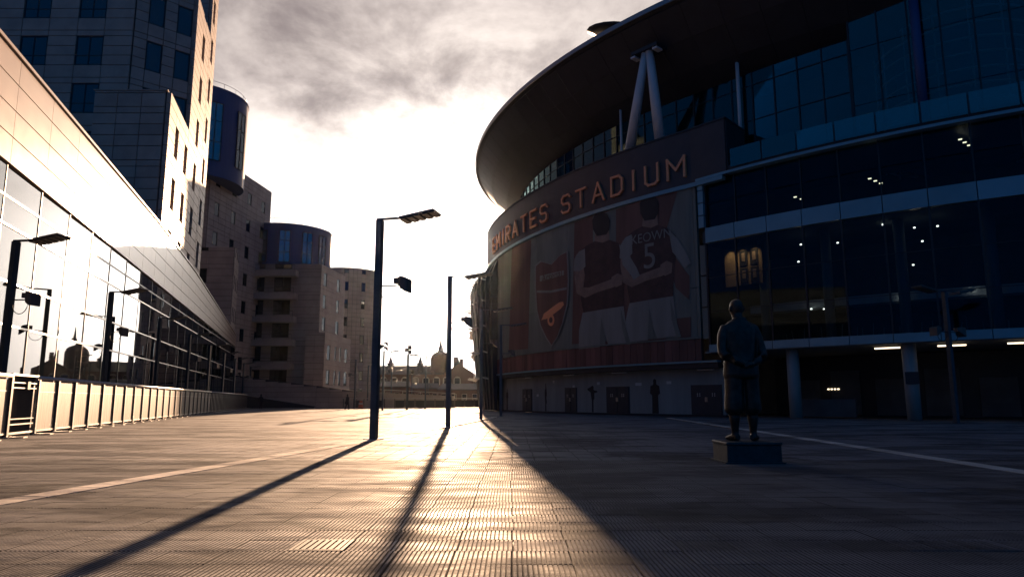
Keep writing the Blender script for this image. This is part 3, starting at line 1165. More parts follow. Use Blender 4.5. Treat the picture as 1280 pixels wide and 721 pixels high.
# lit picture wall and framed portraits in the corner
pw0, pw1 = on_wall(905, 330, -1.2)[0], on_wall(952, 330, -1.2)[0]
disp = A('display_wall', M_warmwall, pw0, pw1, 8.4, 10.9, -1.4, -1.3)
for r in range(2):
    for c in range(2):
        a = pw0 + (pw1 - pw0) * (0.42 + 0.28 * c)
        z0 = 8.5 + 1.15 * (1 - r)
        fr = A('portrait', M_murK, a, a + 0.62, z0, z0 + 1.0, -1.3, -1.26, disp)
        A('portrait_print', M_murS, a + 0.18, a + 0.44, z0 + 0.3, z0 + 0.85, -1.26, -1.25, disp)
for k in range(3):
    a = pw0 + (pw1 - pw0) * (0.18 + 0.32 * k)
    sd = bpy.data.lights.new('picture_spot', 'SPOT')
    sd.energy = 26
    sd.color = (1.0, 0.62, 0.30)
    sd.spot_size = R_(75)
    sd.spot_blend = 0.9
    sd.shadow_soft_size = 0.04
    so_ = bpy.data.objects.new('picture_spot', sd)
    COL.objects.link(so_)
    src, dst = Vector(P(a, 11.1, -0.75)), Vector(P(a, 9.6, -1.35))
    so_.location = src
    so_.rotation_euler = (dst - src).to_track_quat('-Z', 'Y').to_euler()
    MB().tube([P(a, 11.28, -0.75), P(a, 11.12, -0.75)], 0.06, 10).build('spot_housing', M_black, stad)
# chrome barrier stems on the concourse edge
for k in range(34):
    ph = 228.6 + k * 0.62 + random.uniform(-.15, .15)
    b0 = Vector(P(ph, 4.32, -0.9 - random.random() * 0.8))
    t0 = b0 + Vector((random.uniform(-.16, .16), 0, random.uniform(.7, 1.15)))
    MB().tube([b0, t0], 0.02, 6).build('barrier_stem', M_steel, stad)

# balcony with glass balustrade
A('balcony_slab', M_sdark, 228.15, PR, 15.80, 16.12, -8.0, 0.02, step=1)
A('balcony_edge', M_span, 225.4, PR, 15.62, 15.79, -0.6, 0.10, step=1)
for a, b in zip(js[:-1], js[1:]):
    if b < 228.5:
        continue
    A('balustrade_pane', M_balglass, a + 0.06, b - 0.06, 15.95, 17.15, 0.10, 0.125, step=3)
    A('balustrade_post', M_frame, b - 0.04, b + 0.04, 15.75, 17.0, 0.04, 0.09)
# upper glazing on the right with a lattice stair drum behind
OU = -3.6
mr = [mulls[-1] + 0.1 + 1.9 * k for k in range(0, 12)]
for a, b in zip(mr[:-1], mr[1:]):
    for z0, z1 in ((17.4, 19.2), (19.25, 22.9), (22.95, 25.6)):
        A('pane', M_upglass, a + 0.05, b - 0.05, z0, z1, OU - 0.02, OU, step=3)
for a in mr:
    A('mullion', M_frame, a - 0.05, a + 0.05, 17.4, 25.7, OU - 0.1, OU + 0.1)
for a, b in zip(mulls[:-1], mulls[1:]):
    if a > 227.5:
        A('pane', M_upglass, a + 0.05, b - 0.05, 16.15, 18.15, OG - 0.02, OG, step=3)
pd, _ = on_wall(1200, 60, -6.0)
dc = Vector(P(pd, 0, -9.0))
drum = None
for k in range(11):
    z = 16.5 + 0.95 * k
    pts = [dc + Vector((4.6 * math.cos(q * math.pi / 20), 4.6 * math.sin(q * math.pi / 20), z)) for q in range(41)]
    MB().tube(pts, 0.07, 6).build('lattice_ring', M_white, stad, True)
for k in range(16):
    a = k * math.pi / 8
    b0 = dc + Vector((4.6 * math.cos(a), 4.6 * math.sin(a), 16.2))
    MB().tube([b0, b0 + Vector((0, 0, 10.2))], 0.05, 6).build('lattice_upright', M_white, stad, True)
MB().tube([dc + Vector((0, 0, 16.2)), dc + Vector((0, 0, 26.4))], 3.4, 28).build('stair_core', M_navy, stad, True)
phc, _ = on_wall(1147, 60, -2.6)
b0 = Vector(P(phc, 16.1, -2.6))
MB().tube([b0, b0 + Vector((0, 0, 10.2))], 0.26, 14).build('column', M_navy, stad, True)

# ------------------------------------------------------------------ left side of the plaza
UD = Vector((-0.269, 0.963, 0)).normalized()      # direction of the fence and the glass front
ND = Vector((UD.y, -UD.x, 0))                     # towards the plaza
FP = Vector((-14.17, 19.9, 0))                    # a point on the fence line
AZ = math.atan2(UD.y, UD.x)


def L(s, off, z=0.0):
    """s metres along the line, off metres behind the fence"""
    return FP + UD * s - ND * off + Vector((0, 0, z))


def obox(mb, s0, s1, z0, z1, o_back, o_front, base=L):
    """box on the line; offsets measured behind the fence"""
    c = [base(s0, o_front), base(s1, o_front), base(s1, o_back), base(s0, o_back)]
    mb.prism([(p.x, p.y) for p in c], z0, z1)
    return mb


OF = 2.4
gb = thing('glass_building', 'long low glass-fronted building with pale panelled fascia along the fence', 'building', L(30, OF + 8))


def fbot(s):
    return 9.32 - 0.0125 * (s - 4)


def ftop(s):
    if s < 28:
        return 13.22 - 0.007 * s
    if s < 45:
        return 13.02 - 0.036 * (s - 28)
    return 12.41 - 0.069 * (s - 45)


MODL = 3.39
S0 = 8.22 - 4 * MODL
S1 = 82.0
ks = []
s = S0
while s < S1:
    ks.append(s)
    s += MODL
# building body
body = MB()
a, b = L(S0, OF + 0.32), L(S1, OF + 0.32)
a2, b2 = L(S1, OF + 22), L(S0, OF + 22)
sm_ = [L(28, OF + 0.32), L(45, OF + 0.32)]
body.prism([(q.x, q.y) for q in (a, sm_[0], sm_[1], b, a2, b2)], [ftop(S0) - 5.1, ftop(28) - 5, ftop(45) - 4.9, ftop(S1) - 3, 8, 8], [ftop(S0) - 0.15, ftop(28) - 0.15, ftop(45) - 0.15, ftop(S1) - 0.15, ftop(S1) - .15, ftop(S0) - 0.15])
body.build('roof_slab', M_joint, gb)
MB().prism([(q.x, q.y) for q in (L(S0, OF + 9), L(S1, OF + 9), L(S1, OF + 22), L(S0, OF + 22))], 0, 9.0).build('inner_wall', M_int, gb)
MB().prism([(q.x, q.y) for q in (L(S0, OF - 0.08), L(S1, OF - 0.08), L(S1, OF + 9), L(S0, OF + 9))], 0.0, 0.55).build('plinth', M_conc, gb)
MB().prism([(q.x, q.y) for q in (L(S1, OF + .02), L(S1 + .3, OF + .02), L(S1 + .3, OF + 22), L(S1, OF + 22))], 0.0, ftop(S1) - .3).build('end_wall', M_stone2, gb)
rows = (0.0, 0.25, 0.5, 0.75, 1.0)
for k in ks:
    k1 = min(k + MODL, S1)
    for r0, r1 in zip(rows[:-1], rows[1:]):
        mb = MB()
        c = []
        for oo in (OF - 0.02, OF + 0.28):
            for s in (k + 0.012, k1 - 0.012):
                for r in (r0, r1):
                    z = fbot(s) + (ftop(s) - fbot(s)) * r + (0.02 if r == r0 else -0.02)
                    c.append(L(s, oo, z))
        mb.add(c, [(0, 2, 3, 1), (4, 5, 7, 6), (0, 1, 5, 4), (2, 6, 7, 3), (1, 3, 7, 5), (0, 4, 6, 2)])
        mb.build('fascia_panel', M_fascia, gb)
    tz = [0.56, 1.7, 3.72, 5.24, 7.2, None]
    for i in range(5):
        z0 = tz[i]
        z1 = tz[i + 1] if tz[i + 1] else fbot(k) - 0.1
        if i == 0:
            continue
        mb = MB()
        j = random.uniform(-0.006, 0.006)
        q = [L(k + 0.03, OF + 0.06 + j), L(k1 - 0.03, OF + 0.06 - j), L(k1 - 0.03, OF + 0.085 - j), L(k + 0.03, OF + 0.085 + j)]
        mb.prism([(p.x, p.y) for p in q], z0 + 0.03, z1 - 0.03)
        mb.build('pane', M_facglass, gb)
    obox(MB(), k + 0.03, k1 - 0.03, 0.56, 1.68, OF + 0.085, OF + 0.06).build('sill_panel', M_frame, gb)
    obox(MB(), k - 0.03, k + 0.03, 0.55, fbot(k) - 0.04, OF + 0.2, OF + 0.035).build('mullion', M_frame, gb)
for z in (1.7, 3.72, 5.24, 7.2):
    obox(MB(), S0, S1, z - 0.035, z + 0.035, OF + 0.06, OF + 0.015).build('transom', M_trans, gb)
obox(MB(), S0, S1, 8.15, 8.24, OF + 0.3, OF + 0.04).build('head_rail', M_frame, gb)
cop = MB()
pts = [S0, 28, 45, S1]
for s0, s1 in zip(pts[:-1], pts[1:]):
    c = []
    for oo in (OF - 0.10, OF + 0.4):
        for s in (s0, s1):
            for dz in (0.0, 0.12):
                c.append(L(s, oo, ftop(s) + dz))
    cop.add(c, [(0, 2, 3, 1), (4, 5, 7, 6), (0, 1, 5, 4), (2, 6, 7, 3), (1, 3, 7, 5), (0, 4, 6, 2)])
cop.build('parapet_coping', M_fascia, gb)


# ---- panel-clad blocks
PANEL_ME = {}
PANEL_N = {}


def clad_face(root, p0, d, length, z0, z1, cols, rws, m, win_m, limit=290, stuff=None, thick=0.12, gap=0.055, sill=True, blind=0.25, mull=True):
    """panels and windows on one upright face; d = direction with the outside on its right"""
    d = Vector(d).normalized()
    n = Vector((d.y, -d.x, 0))
    rz = math.atan2(d.y, d.x)
    xs = []
    x = 0.0
    i = 0
    while x < length - 0.05:
        w, iw = cols[i % len(cols)]
        w = min(w, length - x)
        xs.append((x, w, iw and w > 0.5))
        x += w
        i += 1
    zs = []
    z = z0
    i = 0
    while z < z1 - 0.05:
        h, iw = rws[i % len(rws)]
        h = min(h, z1 - z)
        zs.append((z, h, iw))
        z += h
        i += 1
    for (x, w, cw) in xs:
        open_from = None
        for (z, h, rw) in zs + [(z1, 0, False)]:
            if cw and rw and z < z1 - 0.01:
                if open_from is None:
                    open_from = z
                continue
            if open_from is not None:
                h_ = z - open_from
                c = p0 + d * (x + w / 2)
                wn = MB()
                fw = 0.07
                ww, hh = w - 0.05, h_ - 0.04
                T = Matrix.Translation(c + Vector((0, 0, open_from + h_ / 2))) @ Matrix.Rotation(rz, 4, 'Z')
                fr = MB()
                for bx, bs in (((-ww / 2 + fw / 2, -.05, 0), (fw, .06, hh)), ((ww / 2 - fw / 2, -.05, 0), (fw, .06, hh)), ((0, -.047, hh / 2 - fw / 2), (ww - 2 * fw, .05, fw)), ((0, -.047, -hh / 2 + fw / 2), (ww - 2 * fw, .05, fw))):
                    fr.box(T @ Vector(bx), bs, rz)
                if mull and w > 1.6:
                    fr.box(T @ Vector((0, -.046, 0)), (0.09, .05, hh - 2 * fw), rz)
                    fr.box(T @ Vector((-ww / 4, -.044, -hh * 0.17)), (ww / 2 - .13, .04, 0.06), rz)
                    fr.box(T @ Vector((ww / 4, -.044, -hh * 0.17)), (ww / 2 - .13, .04, 0.06), rz)
                wo_ = fr.build('window', M_frame, root)
                MB().box(T @ Vector((0, -.028, 0)), (ww - .02, .012, hh - .02), rz).build('pane', win_m, wo_)
                if random.random() < blind:
                    k = random.uniform(.3, .9)
                    sx = random.choice((-1, 1)) * ww * 0.22
                    MB().box(T @ Vector((sx, -.012, hh / 2 * (1 - k))), (ww * .42, .012, hh * k - .05), rz).build('curtain', M_curtain, wo_)
                open_from = None
            if h <= 0:
                continue
            c = p0 + d * (x + w / 2) + n * (thick / 2) + Vector((0, 0, z + h / 2))
            size = (round(w - gap, 3), thick, round(h - gap, 3))
            cnt = PANEL_N.get(root.name, 0)
            if stuff is not None or cnt >= limit:
                tgt = stuff if stuff is not None else STUFF.setdefault(root.name, MB())
                tgt.box(c, size, rz)
            else:
                PANEL_N[root.name] = cnt + 1
                if (size, m.name) not in PANEL_ME:
                    t_ = MB().box((0, 0, 0), size).build('panel', m)
                    PANEL_ME[(size, m.name)] = t_.data
                    bpy.data.objects.remove(t_)
                o = link('panel', PANEL_ME[(size, m.name)], root)
                o.location = c
                o.rotation_euler = (0, 0, rz)


STUFF = {}
FLOOR = [(0.85, True), (0.85, True), (0.85, True), (0.5, False), (1.08, False)]
FLOOR2 = [(0.86, True), (0.86, True), (0.8, True), (0.86, False), (0.77, False)]
OT = 3.2
tower = thing('apartment_tower', 'tall stepped stone-clad apartment tower rising behind the glass building', 'building', L(42, OT + 8))


def prism_core(name, pts, z0, z1, root, m=M_joint):
    return MB().prism([(p.x, p.y) for p in pts], z0, z1).build(name, m, root)


KA = L(31.96, OT)
KB = L(39.8, OT)
KC = L(47.0, OT)
KE = L(50.6, OT)
K1 = Vector((-31.3, 54.2, 0))
AL = Vector((-31.2, KA.y, 0))
BL = Vector((-74.0, K1.y, 0))
# low front wing
prism_core('wing_core', [AL, KA, KB, Vector((-31.2, KB.y, 0))], 0, 23.9, tower)
# main block
prism_core('block_core', [BL, K1, KB, KC, Vector((-74, KC.y, 0))], 0, 36.4, tower)
prism_core('rear_core', [Vector((-70, KC.y + .05, 0)), KC + UD * 0.05, KE, L(50.6, OT + 26)], 0, 47.0, tower)
zA = 23.87 - 4.13 * 4
SIDE_ = [(2.0, False), (1.35, True), (1.5, False), (1.45, False)]
SIDER = [(0.95, True), (0.85, True), (0.75, True), (0.85, False), (0.73, False)]
# window bottoms near 19.4, 15.2 ... as seen on the lit flank
clad_face(tower, Vector((AL.x, AL.y, 0)), (1, 0, 0), KA.x - AL.x, 7.2, 23.9, [(1.75, False), (1.8, False)], [(0.85, False), (0.85, False), (0.85, False), (0.5, False), (1.08, False)], M_stone, M_win)
clad_face(tower, KA, UD, 7.82, 7.0, 23.9, [(2.5, False), (1.3, True), (2.7, False), (1.32, True)], [(4.13 * 0.0 + 0.35, False)] + [(0.83, True), (0.83, True), (0.79, True), (0.85, False), (0.83, False)] * 5, M_stone, M_win, thick=0.30)
clad_face(tower, KB + UD * 0.01, UD, 7.2, 8.0, 36.4, [(3.3, False), (1.3, True), (2.6, False)], [(3.45, False)] + [(0.83, True), (0.83, True), (0.79, True), (0.85, False), (0.83, False)] * 8, M_stone, M_win, thick=0.30)
clad_face(tower, KC + UD * 0.06, UD, 3.5, 8.0, 47.0, [(0.7, False), (1.2, True), (1.6, False)], [(1.35, False)] + [(0.83, True), (0.83, True), (0.79, True), (0.85, False), (0.83, False)] * 10, M_stone, M_win, thick=0.30)
# shaded fronts
OB = (KB - K1)
cw = [(1.0, False), (1.25, True), (1.0, False), (1.25, True), (0.6, False)]
zf = 36.4 - 4.13 * 7
clad_face(tower, K1 + OB.normalized() * 0.02, OB, OB.length - 0.02, zf, 36.4, cw, FLOOR, M_stone, M_win)
front_cols = [(2.3, False), (2.25, True), (2.4, False), (2.2, True)]
tmp = [(2.25, True), (2.35, False)]
flen = 21.0
clad_face(tower, Vector((K1.x - flen, K1.y, 0)), (1, 0, 0), flen, zf, 36.4, [(flen - 4.6 * 4, False)] + [(2.25, True), (2.35, False)] * 4, FLOOR, M_stone, M_win)
clad_face(tower, Vector((-70, KC.y, 0)), (1, 0, 0), KC.x + 70, 36.6, 47.0, [(2.3, False), (2.3, False)], FLOOR, M_stone, M_win)
MB().prism([(p.x, p.y) for p in (AL + Vector((-.1, -.15, 0)), KA + Vector((.12, -.15, 0)), KB + Vector((.12, 0, 0)), Vector((-31.3, KB.y, 0)))], 23.92, 24.0).build('roof_coping', M_stone, tower)


def arc_pts(c, r, a0, a1, n):
    return [Vector((c[0] + r * math.cos(R_(a0 + (a1 - a0) * i / n)), c[1] + r * math.sin(R_(a0 + (a1 - a0) * i / n)), 0)) for i in range(n + 1)]


def drum(root, c, r, z0, z1, wins, zw0, zw1, rail=True, wwid=8.0):
    pts = arc_pts(c, r, 0, 360, 72)[:-1]
    MB().prism([(p.x, p.y) for p in pts], z0, z1).build('drum', M_navy, root)
    MB().prism([(c[0] + (p.x - c[0]) * 1.012, c[1] + (p.y - c[1]) * 1.012) for p in pts], z1, z1 + 0.18).build('drum_coping', M_navy, root)
    for w in wins:
        fr = MB()
        q = arc_pts(c, r + 0.03, w - wwid, w + wwid, 2)
        q2 = arc_pts(c, r - 0.3, w - wwid, w + wwid, 2)
        a, b = q[0], q[2]
        d = (b - a).normalized()
        n = Vector((d.y, -d.x, 0))
        rz = math.atan2(d.y, d.x)
        wd = (b - a).length
        cc = (a + b) / 2 + n * (r * (1 - math.cos(R_(wwid))) + 0.05)
        h = zw1 - zw0
        T = Matrix.Translation(cc + Vector((0, 0, (zw0 + zw1) / 2))) @ Matrix.Rotation(rz, 4, 'Z')
        for xx in (-wd / 2, 0, wd / 2):
            fr.box(T @ Vector((xx, 0, 0)), (0.14, 0.12, h), rz)
        for zz in (-h / 2, -h * .18, h * .18, h / 2):
            fr.box(T @ Vector((0, 0.003, zz)), (wd - .02, 0.10, 0.12), rz)
        f = fr.build('window', M_frame, root)
        for i in range(2):
            for z_0, z_1 in ((-.5, -.18), (-.18, .18), (.18, .5)):
                MB().box(T @ Vector(((i - .5) * wd / 2, 0.02, h * (z_0 + z_1) / 2)), (wd / 2 - .14, .02, h * (z_1 - z_0) - .12), rz, rx=random.uniform(-.03, .03)).build('pane', M_drumwin, f)
    if rail:
        rp_ = arc_pts(c, r - 0.4, 0, 360, 60)
        mb = MB().tube([p + Vector((0, 0, z1 + 1.1)) for p in rp_], 0.035, 5)
        for p in rp_[:-1:3]:
            mb.tube([p + Vector((0, 0, z1)), p + Vector((0, 0, z1 + 1.1))], 0.03, 5)
        mb.build('roof_railing', M_steel, root)


FD = Vector((math.sin(R_(5.5)), math.cos(R_(5.5)), 0))     # long faces of the further blocks


def hpt(px, Y):
    d = ray(px, 500)
    return Vector((d.x / d.y * Y, Y, 0))


# second block: slab with a navy drum
b2 = thing('apartment_block', 'stone-clad apartment slab with a navy drum set into its top corner', 'building', hpt(285, 112))
p2 = hpt(243, 98)
len2 = 20.0
q2 = p2 + FD * len2
prism_core('block_core', [p2, q2, q2 + Vector((-16, 3, 0)), p2 + Vector((-14, 3, 0))], 0, 36.6, b2)
st2 = MB()
clad_face(b2, p2, FD, len2, 0.5, 36.6, [(1.6, False), (1.35, True), (2.0, False)], [(0.8, False)] + [(1.0, True), (1.0, True), (0.6, False), (0.9, False), (0.9, False)] * 9, M_stone2, M_win, stuff=st2)
clad_face(b2, p2 + Vector((-14, 0, 0)), (1, 0, 0), 14, 20, 36.6, [(2.2, False), (1.6, True)], [(1.0, True), (1.0, True), (0.6, False), (0.9, False), (0.9, False)], M_stone2, M_win, stuff=st2)
st2.build('panel_field', M_stone2, b2, kind='stuff')
dcx = p2 + FD * 3.2 + Vector((-4.2, 0, 0))
drum(b2, (dcx.x, dcx.y), 7.1, 32.5, 45.6, (272, 314, 352), 34.8, 43.4)
# its lower front wing
pw = hpt(281, 92)
we = pw + UD * 5.5
wing = thing('apartment_wing', 'low stone wing with small windows tucked between slab and glass building', 'building', pw + Vector((-4, 3, 0)))
prism_core('wing_core', [pw + Vector((-9, 0, 0)), pw, we, we + Vector((-9, 0, 0))], 0, 21.2, wing)
clad_face(wing, pw + Vector((-9, 0, 0)), (1, 0, 0), 9, 6, 21.2, [(3.2, False), (2.4, True), (3.4, False)], [(0.9, False), (0.9, False), (0.95, True), (0.95, True), (0.6, False)], M_stone2, M_win)
clad_face(wing, pw, UD, 5.5, 1, 21.2, [(0.8, False), (0.8, True), (1.1, False), (0.8, True), (1.2, False), (.8, True)], [(0.9, False), (0.9, False), (0.95, True), (0.95, True), (0.6, False)], M_stone2, M_win)

# third block with balconies and a wide drum
b3 = thing('balcony_block', 'stone apartment block with stacked balconies under a wide navy drum storey', 'building', hpt(370, 122))
p3 = hpt(394, 115)
len3 = 12.0
q3 = p3 + FD * len3
l3 = Vector((p3.x - 16, p3.y, 0))
prism_core('block_core', [l3, p3, q3, q3 + Vector((-16, 0, 0))], 0, 23.4, b3)
st3 = MB()
WR3 = [(0.9, False), (1.15, True), (1.15, True), (0.95, False)]
clad_face(b3, p3, FD, len3, 11.9, 23.4, [(1.2, False), (1.5, True), (5.0, False), (1.5, True), (2.8, False)], [(0.55, False), (1.15, True), (1.15, True), (0.9, False)], M_stone2, M_win, stuff=st3, blind=.9)
clad_face(b3, l3, (1, 0, 0), 16, 3, 23.4, [(4.6, False), (2.2, True), (1.6, False), (2.8, True), (4.8, False)], [(0.55, False), (1.2, True), (1.2, True), (0.85, False)], M_stone2, M_win, stuff=st3, blind=.5)
for k in range(5):
    z = 6.0 + 3.8 * k
    bal = MB().box((l3.x + 8.1, l3.y - 0.9, z + 0.4), (8.6, 1.7, 0.95)).build('balcony', M_stone2, b3)
    mb = MB()
    for xx in (3.9, 6.6, 9.4, 12.2):
        mb.tube([(l3.x + xx, l3.y - 1.7, z + .85), (l3.x + xx, l3.y - 1.7, z + 1.75)], .03, 5)
    mb.tube([(l3.x + 3.9, l3.y - 1.7, z + 1.75), (l3.x + 12.2, l3.y - 1.7, z + 1.75)], .035, 5)
    mb.build('balcony_railing', M_fdark, bal)
d3_ = hpt(349, 123.2)
dc3 = (d3_.x, d3_.y)
drum(b3, dc3, 7.7, 23.45, 30.4, (232, 257, 285, 313, 337), 23.9, 29.3, wwid=6.6)
# lower step towards the plaza
p3b = hpt(402, 113)
st3b_len = 13.0
q3b = p3b + FD * st3b_len
prism_core('step_core', [p3b + Vector((-3, 0, 0)), p3b, q3b, q3b + Vector((-3, 0, 0))], 0, 11.8, b3)
clad_face(b3, p3b, FD, st3b_len, 0.6, 11.8, [(1.2, False), (1.5, True), (2.0, False), (0.9, True), (1.5, False), (0.9, True), (1.8, False), (1.5, True), (1.7, False)], [(1.2, False), (0.8, True), (0.9, False), (1.2, True), (1.2, True), (.8, False), (.8, False), (1.2, True), (1.2, True), (0.9, False)], M_stone2, M_win, stuff=st3, blind=.6)
clad_face(b3, p3b + Vector((-3, 0, 0)), (1, 0, 0), 3, 0.6, 11.8, [(1.5, False)], [(0.9, False)], M_stone2, M_win, stuff=st3)
st3.build('panel_field', M_stone2, b3, kind='stuff')

# fourth block, rounded
b4 = thing('rounded_block', 'plain rounded stone apartment block standing behind the balcony block', 'building', hpt(445, 150))
c4 = hpt(429, 152)
pts = arc_pts((c4.x, c4.y), 7.0, 0, 360, 48)[:-1]
MB().prism([(p.x, p.y) for p in pts], 0, 28.2).build('block_core', M_joint, b4)
st4 = MB()
for k in range(48):
    a0, a1 = pts[k], pts[(k + 1) % 48]
    d = a1 - a0
    mid = (a0 + a1) / 2
    if (mid - Vector((0, 0, 0))).length > c4.length + 4:
        continue
    clad_face(b4, a0, d, d.length, 0.5, 28.2, [(2.0, k % 4 == 1)], [(0.9, False), (0.95, True), (0.95, True), (0.9, False)], M_stone2, M_win, stuff=st4, mull=False)
st4.build('panel_field', M_stone2, b4, kind='stuff')
MB().prism([(c4.x + (p.x - c4.x) * 1.02, c4.y + (p.y - c4.y) * 1.02) for p in pts], 28.2, 28.5).build('roof_coping', M_stone2, b4)

# boundary wall under the blocks
wl = thing('boundary_wall', 'pale stone boundary wall sloping down below the apartment blocks', 'wall', Vector((-30, 101, 0)))
w0, w1 = Vector((-42.0, 100.0, 0)), Vector((-22.0, 100.6, 0))
dw = (w1 - w0).normalized()
MB().prism([(w0.x, w0.y), (w1.x, w1.y), (w1.x, w1.y + .5), (w0.x, w0.y + .5)], 0, [4.9, 2.3, 2.3, 4.9]).build('wall_core', M_joint, wl)
x = 0.0
Lw = (w1 - w0).length
while x < Lw - 0.1:
    w = min(1.8, Lw - x)
    z = 0.02
    while True:
        top = 4.88 - (4.88 - 2.28) * (x + w) / Lw
        h = min(0.72, top - z)
        if h < 0.1:
            break
        c = w0 + dw * (x + w / 2) - Vector((0, 0.04, 0)) + Vector((0, 0, z + h / 2))
        MB().box(c, (w - .03, .08, h - .03), math.atan2(dw.y, dw.x)).build('stone_block', M_stone, wl)
        z += 0.72
    x += w
rampw = thing('ramp_parapet', 'dark sloping ramp parapet at the foot of the boundary wall', 'wall', Vector((-32, 97, 0)))
MB().prism([(-38, 97), (-27, 97.3), (-27, 97.7), (-38, 97.4)], 0, [1.9, 0.25, 0.25, 1.9]).build('parapet', M_sdark, rampw)
MB().prism([(-38, 96.95), (-27, 97.25), (-27, 97.75), (-38, 97.45)], [1.9, 0.25, 0.25, 1.9], [2.0, 0.33, 0.33, 2.0]).build('coping', M_stone2, rampw)

# ---- fence and gate
fence = thing('security_fence', 'long waist-high fence of translucent mesh panels with dark posts along the glass building', 'fence', L(30, 0))
FH = 1.72
GS0, GS1 = 0.35, 2.35
posts = [GS1 + 0.05 + 1.78 * k for k in range(0, 23)]
sN = posts[-1]
more = [sN + 0.95 * k for k in range(1, 37)]
left = [GS0 - 0.05 - 1.78 * k for k in range(0, 5)]


def fbox(mb, s0, s1, z0, z1, o0, o1):
    return obox(mb, s0, s1, z0, z1, o1, o0)


def fence_run(ps, first):
    for a, b in zip(ps[:-1], ps[1:]):
        a, b = min(a, b), max(a, b)
        fbox(MB(), a + 0.11, b - 0.05, 0.14, FH - 0.09, -0.008, 0.008).build('mesh_panel', M_mesh, fence)
        fr = MB()
        fbox(fr, a + 0.07, b - 0.05, 0.09, 0.14, -0.03, 0.03)
        fbox(fr, a + 0.075, b - 0.05, FH - 0.42, FH - 0.40, -0.016, 0.014)
        fr.build('bottom_rail', M_steel, fence)
    for a in ps:
        m_ = MB()
        p = L(a, 0)
        m_.box(p + Vector((0, 0, FH / 2 - .02)), (0.13, 0.12, FH - .04), AZ)
        pt = m_.build('post', M_fdark, fence)
        c = p + ND * 0.26
        MB().box(c + Vector((0, 0, 0.02)), (0.30, 0.5, 0.035), AZ).build('foot_plate', M_steel, pt)


fence_run(posts, True)
fence_run([sN] + more[1::2] if False else [sN] + more, False)
fence_run(left, False)
for s0, s1 in ((posts[0] - .05, sN), (sN + .02, more[-1]), (left[-1], left[0] + .05)):
    MB().tube([L(s0, 0, FH + .02), L((s0 + s1) / 2, 0, FH + .02), L(s1, 0, FH + .02)], 0.06, 10).build('top_rail', M_railp, fence, True)
gate = thing('fence_gate', 'narrow steel gate of upright bars with latch box in the mesh fence', 'gate', L(1.35, 0))
fr = MB()
for s0, s1, z0, z1 in ((GS0, GS0 + .07, .05, FH + .1), (GS1 - .07, GS1, .05, FH + .1), (GS0 + .07, GS1 - .07, .08, .14), (GS0 + .07, GS1 - .07, FH + .03, FH + .09), (GS0 + .07, GS1 - .07, 0.34, .38), (GS0 + .07, GS1 - .07, 0.50, .53), (GS0 + .07, GS1 - .07, FH - .33, FH - .30), (GS0 + .07, GS1 - .07, FH - .18, FH - .15)):
    fbox(fr, s0, s1, z0, z1, -0.03, 0.03)
fr.build('frame', M_steel, gate)
k = GS0 + 0.13
while k < GS1 - .1:
    MB().tube([L(k, 0.06, 0.1), L(k, 0.06, FH + .06)], 0.014, 6).build('bar', M_fdark, gate)
    k += 0.075
fbox(MB(), 1.42, 1.62, FH - .35, FH - .12, -0.06, -0.031).build('latch_box', M_black, gate)


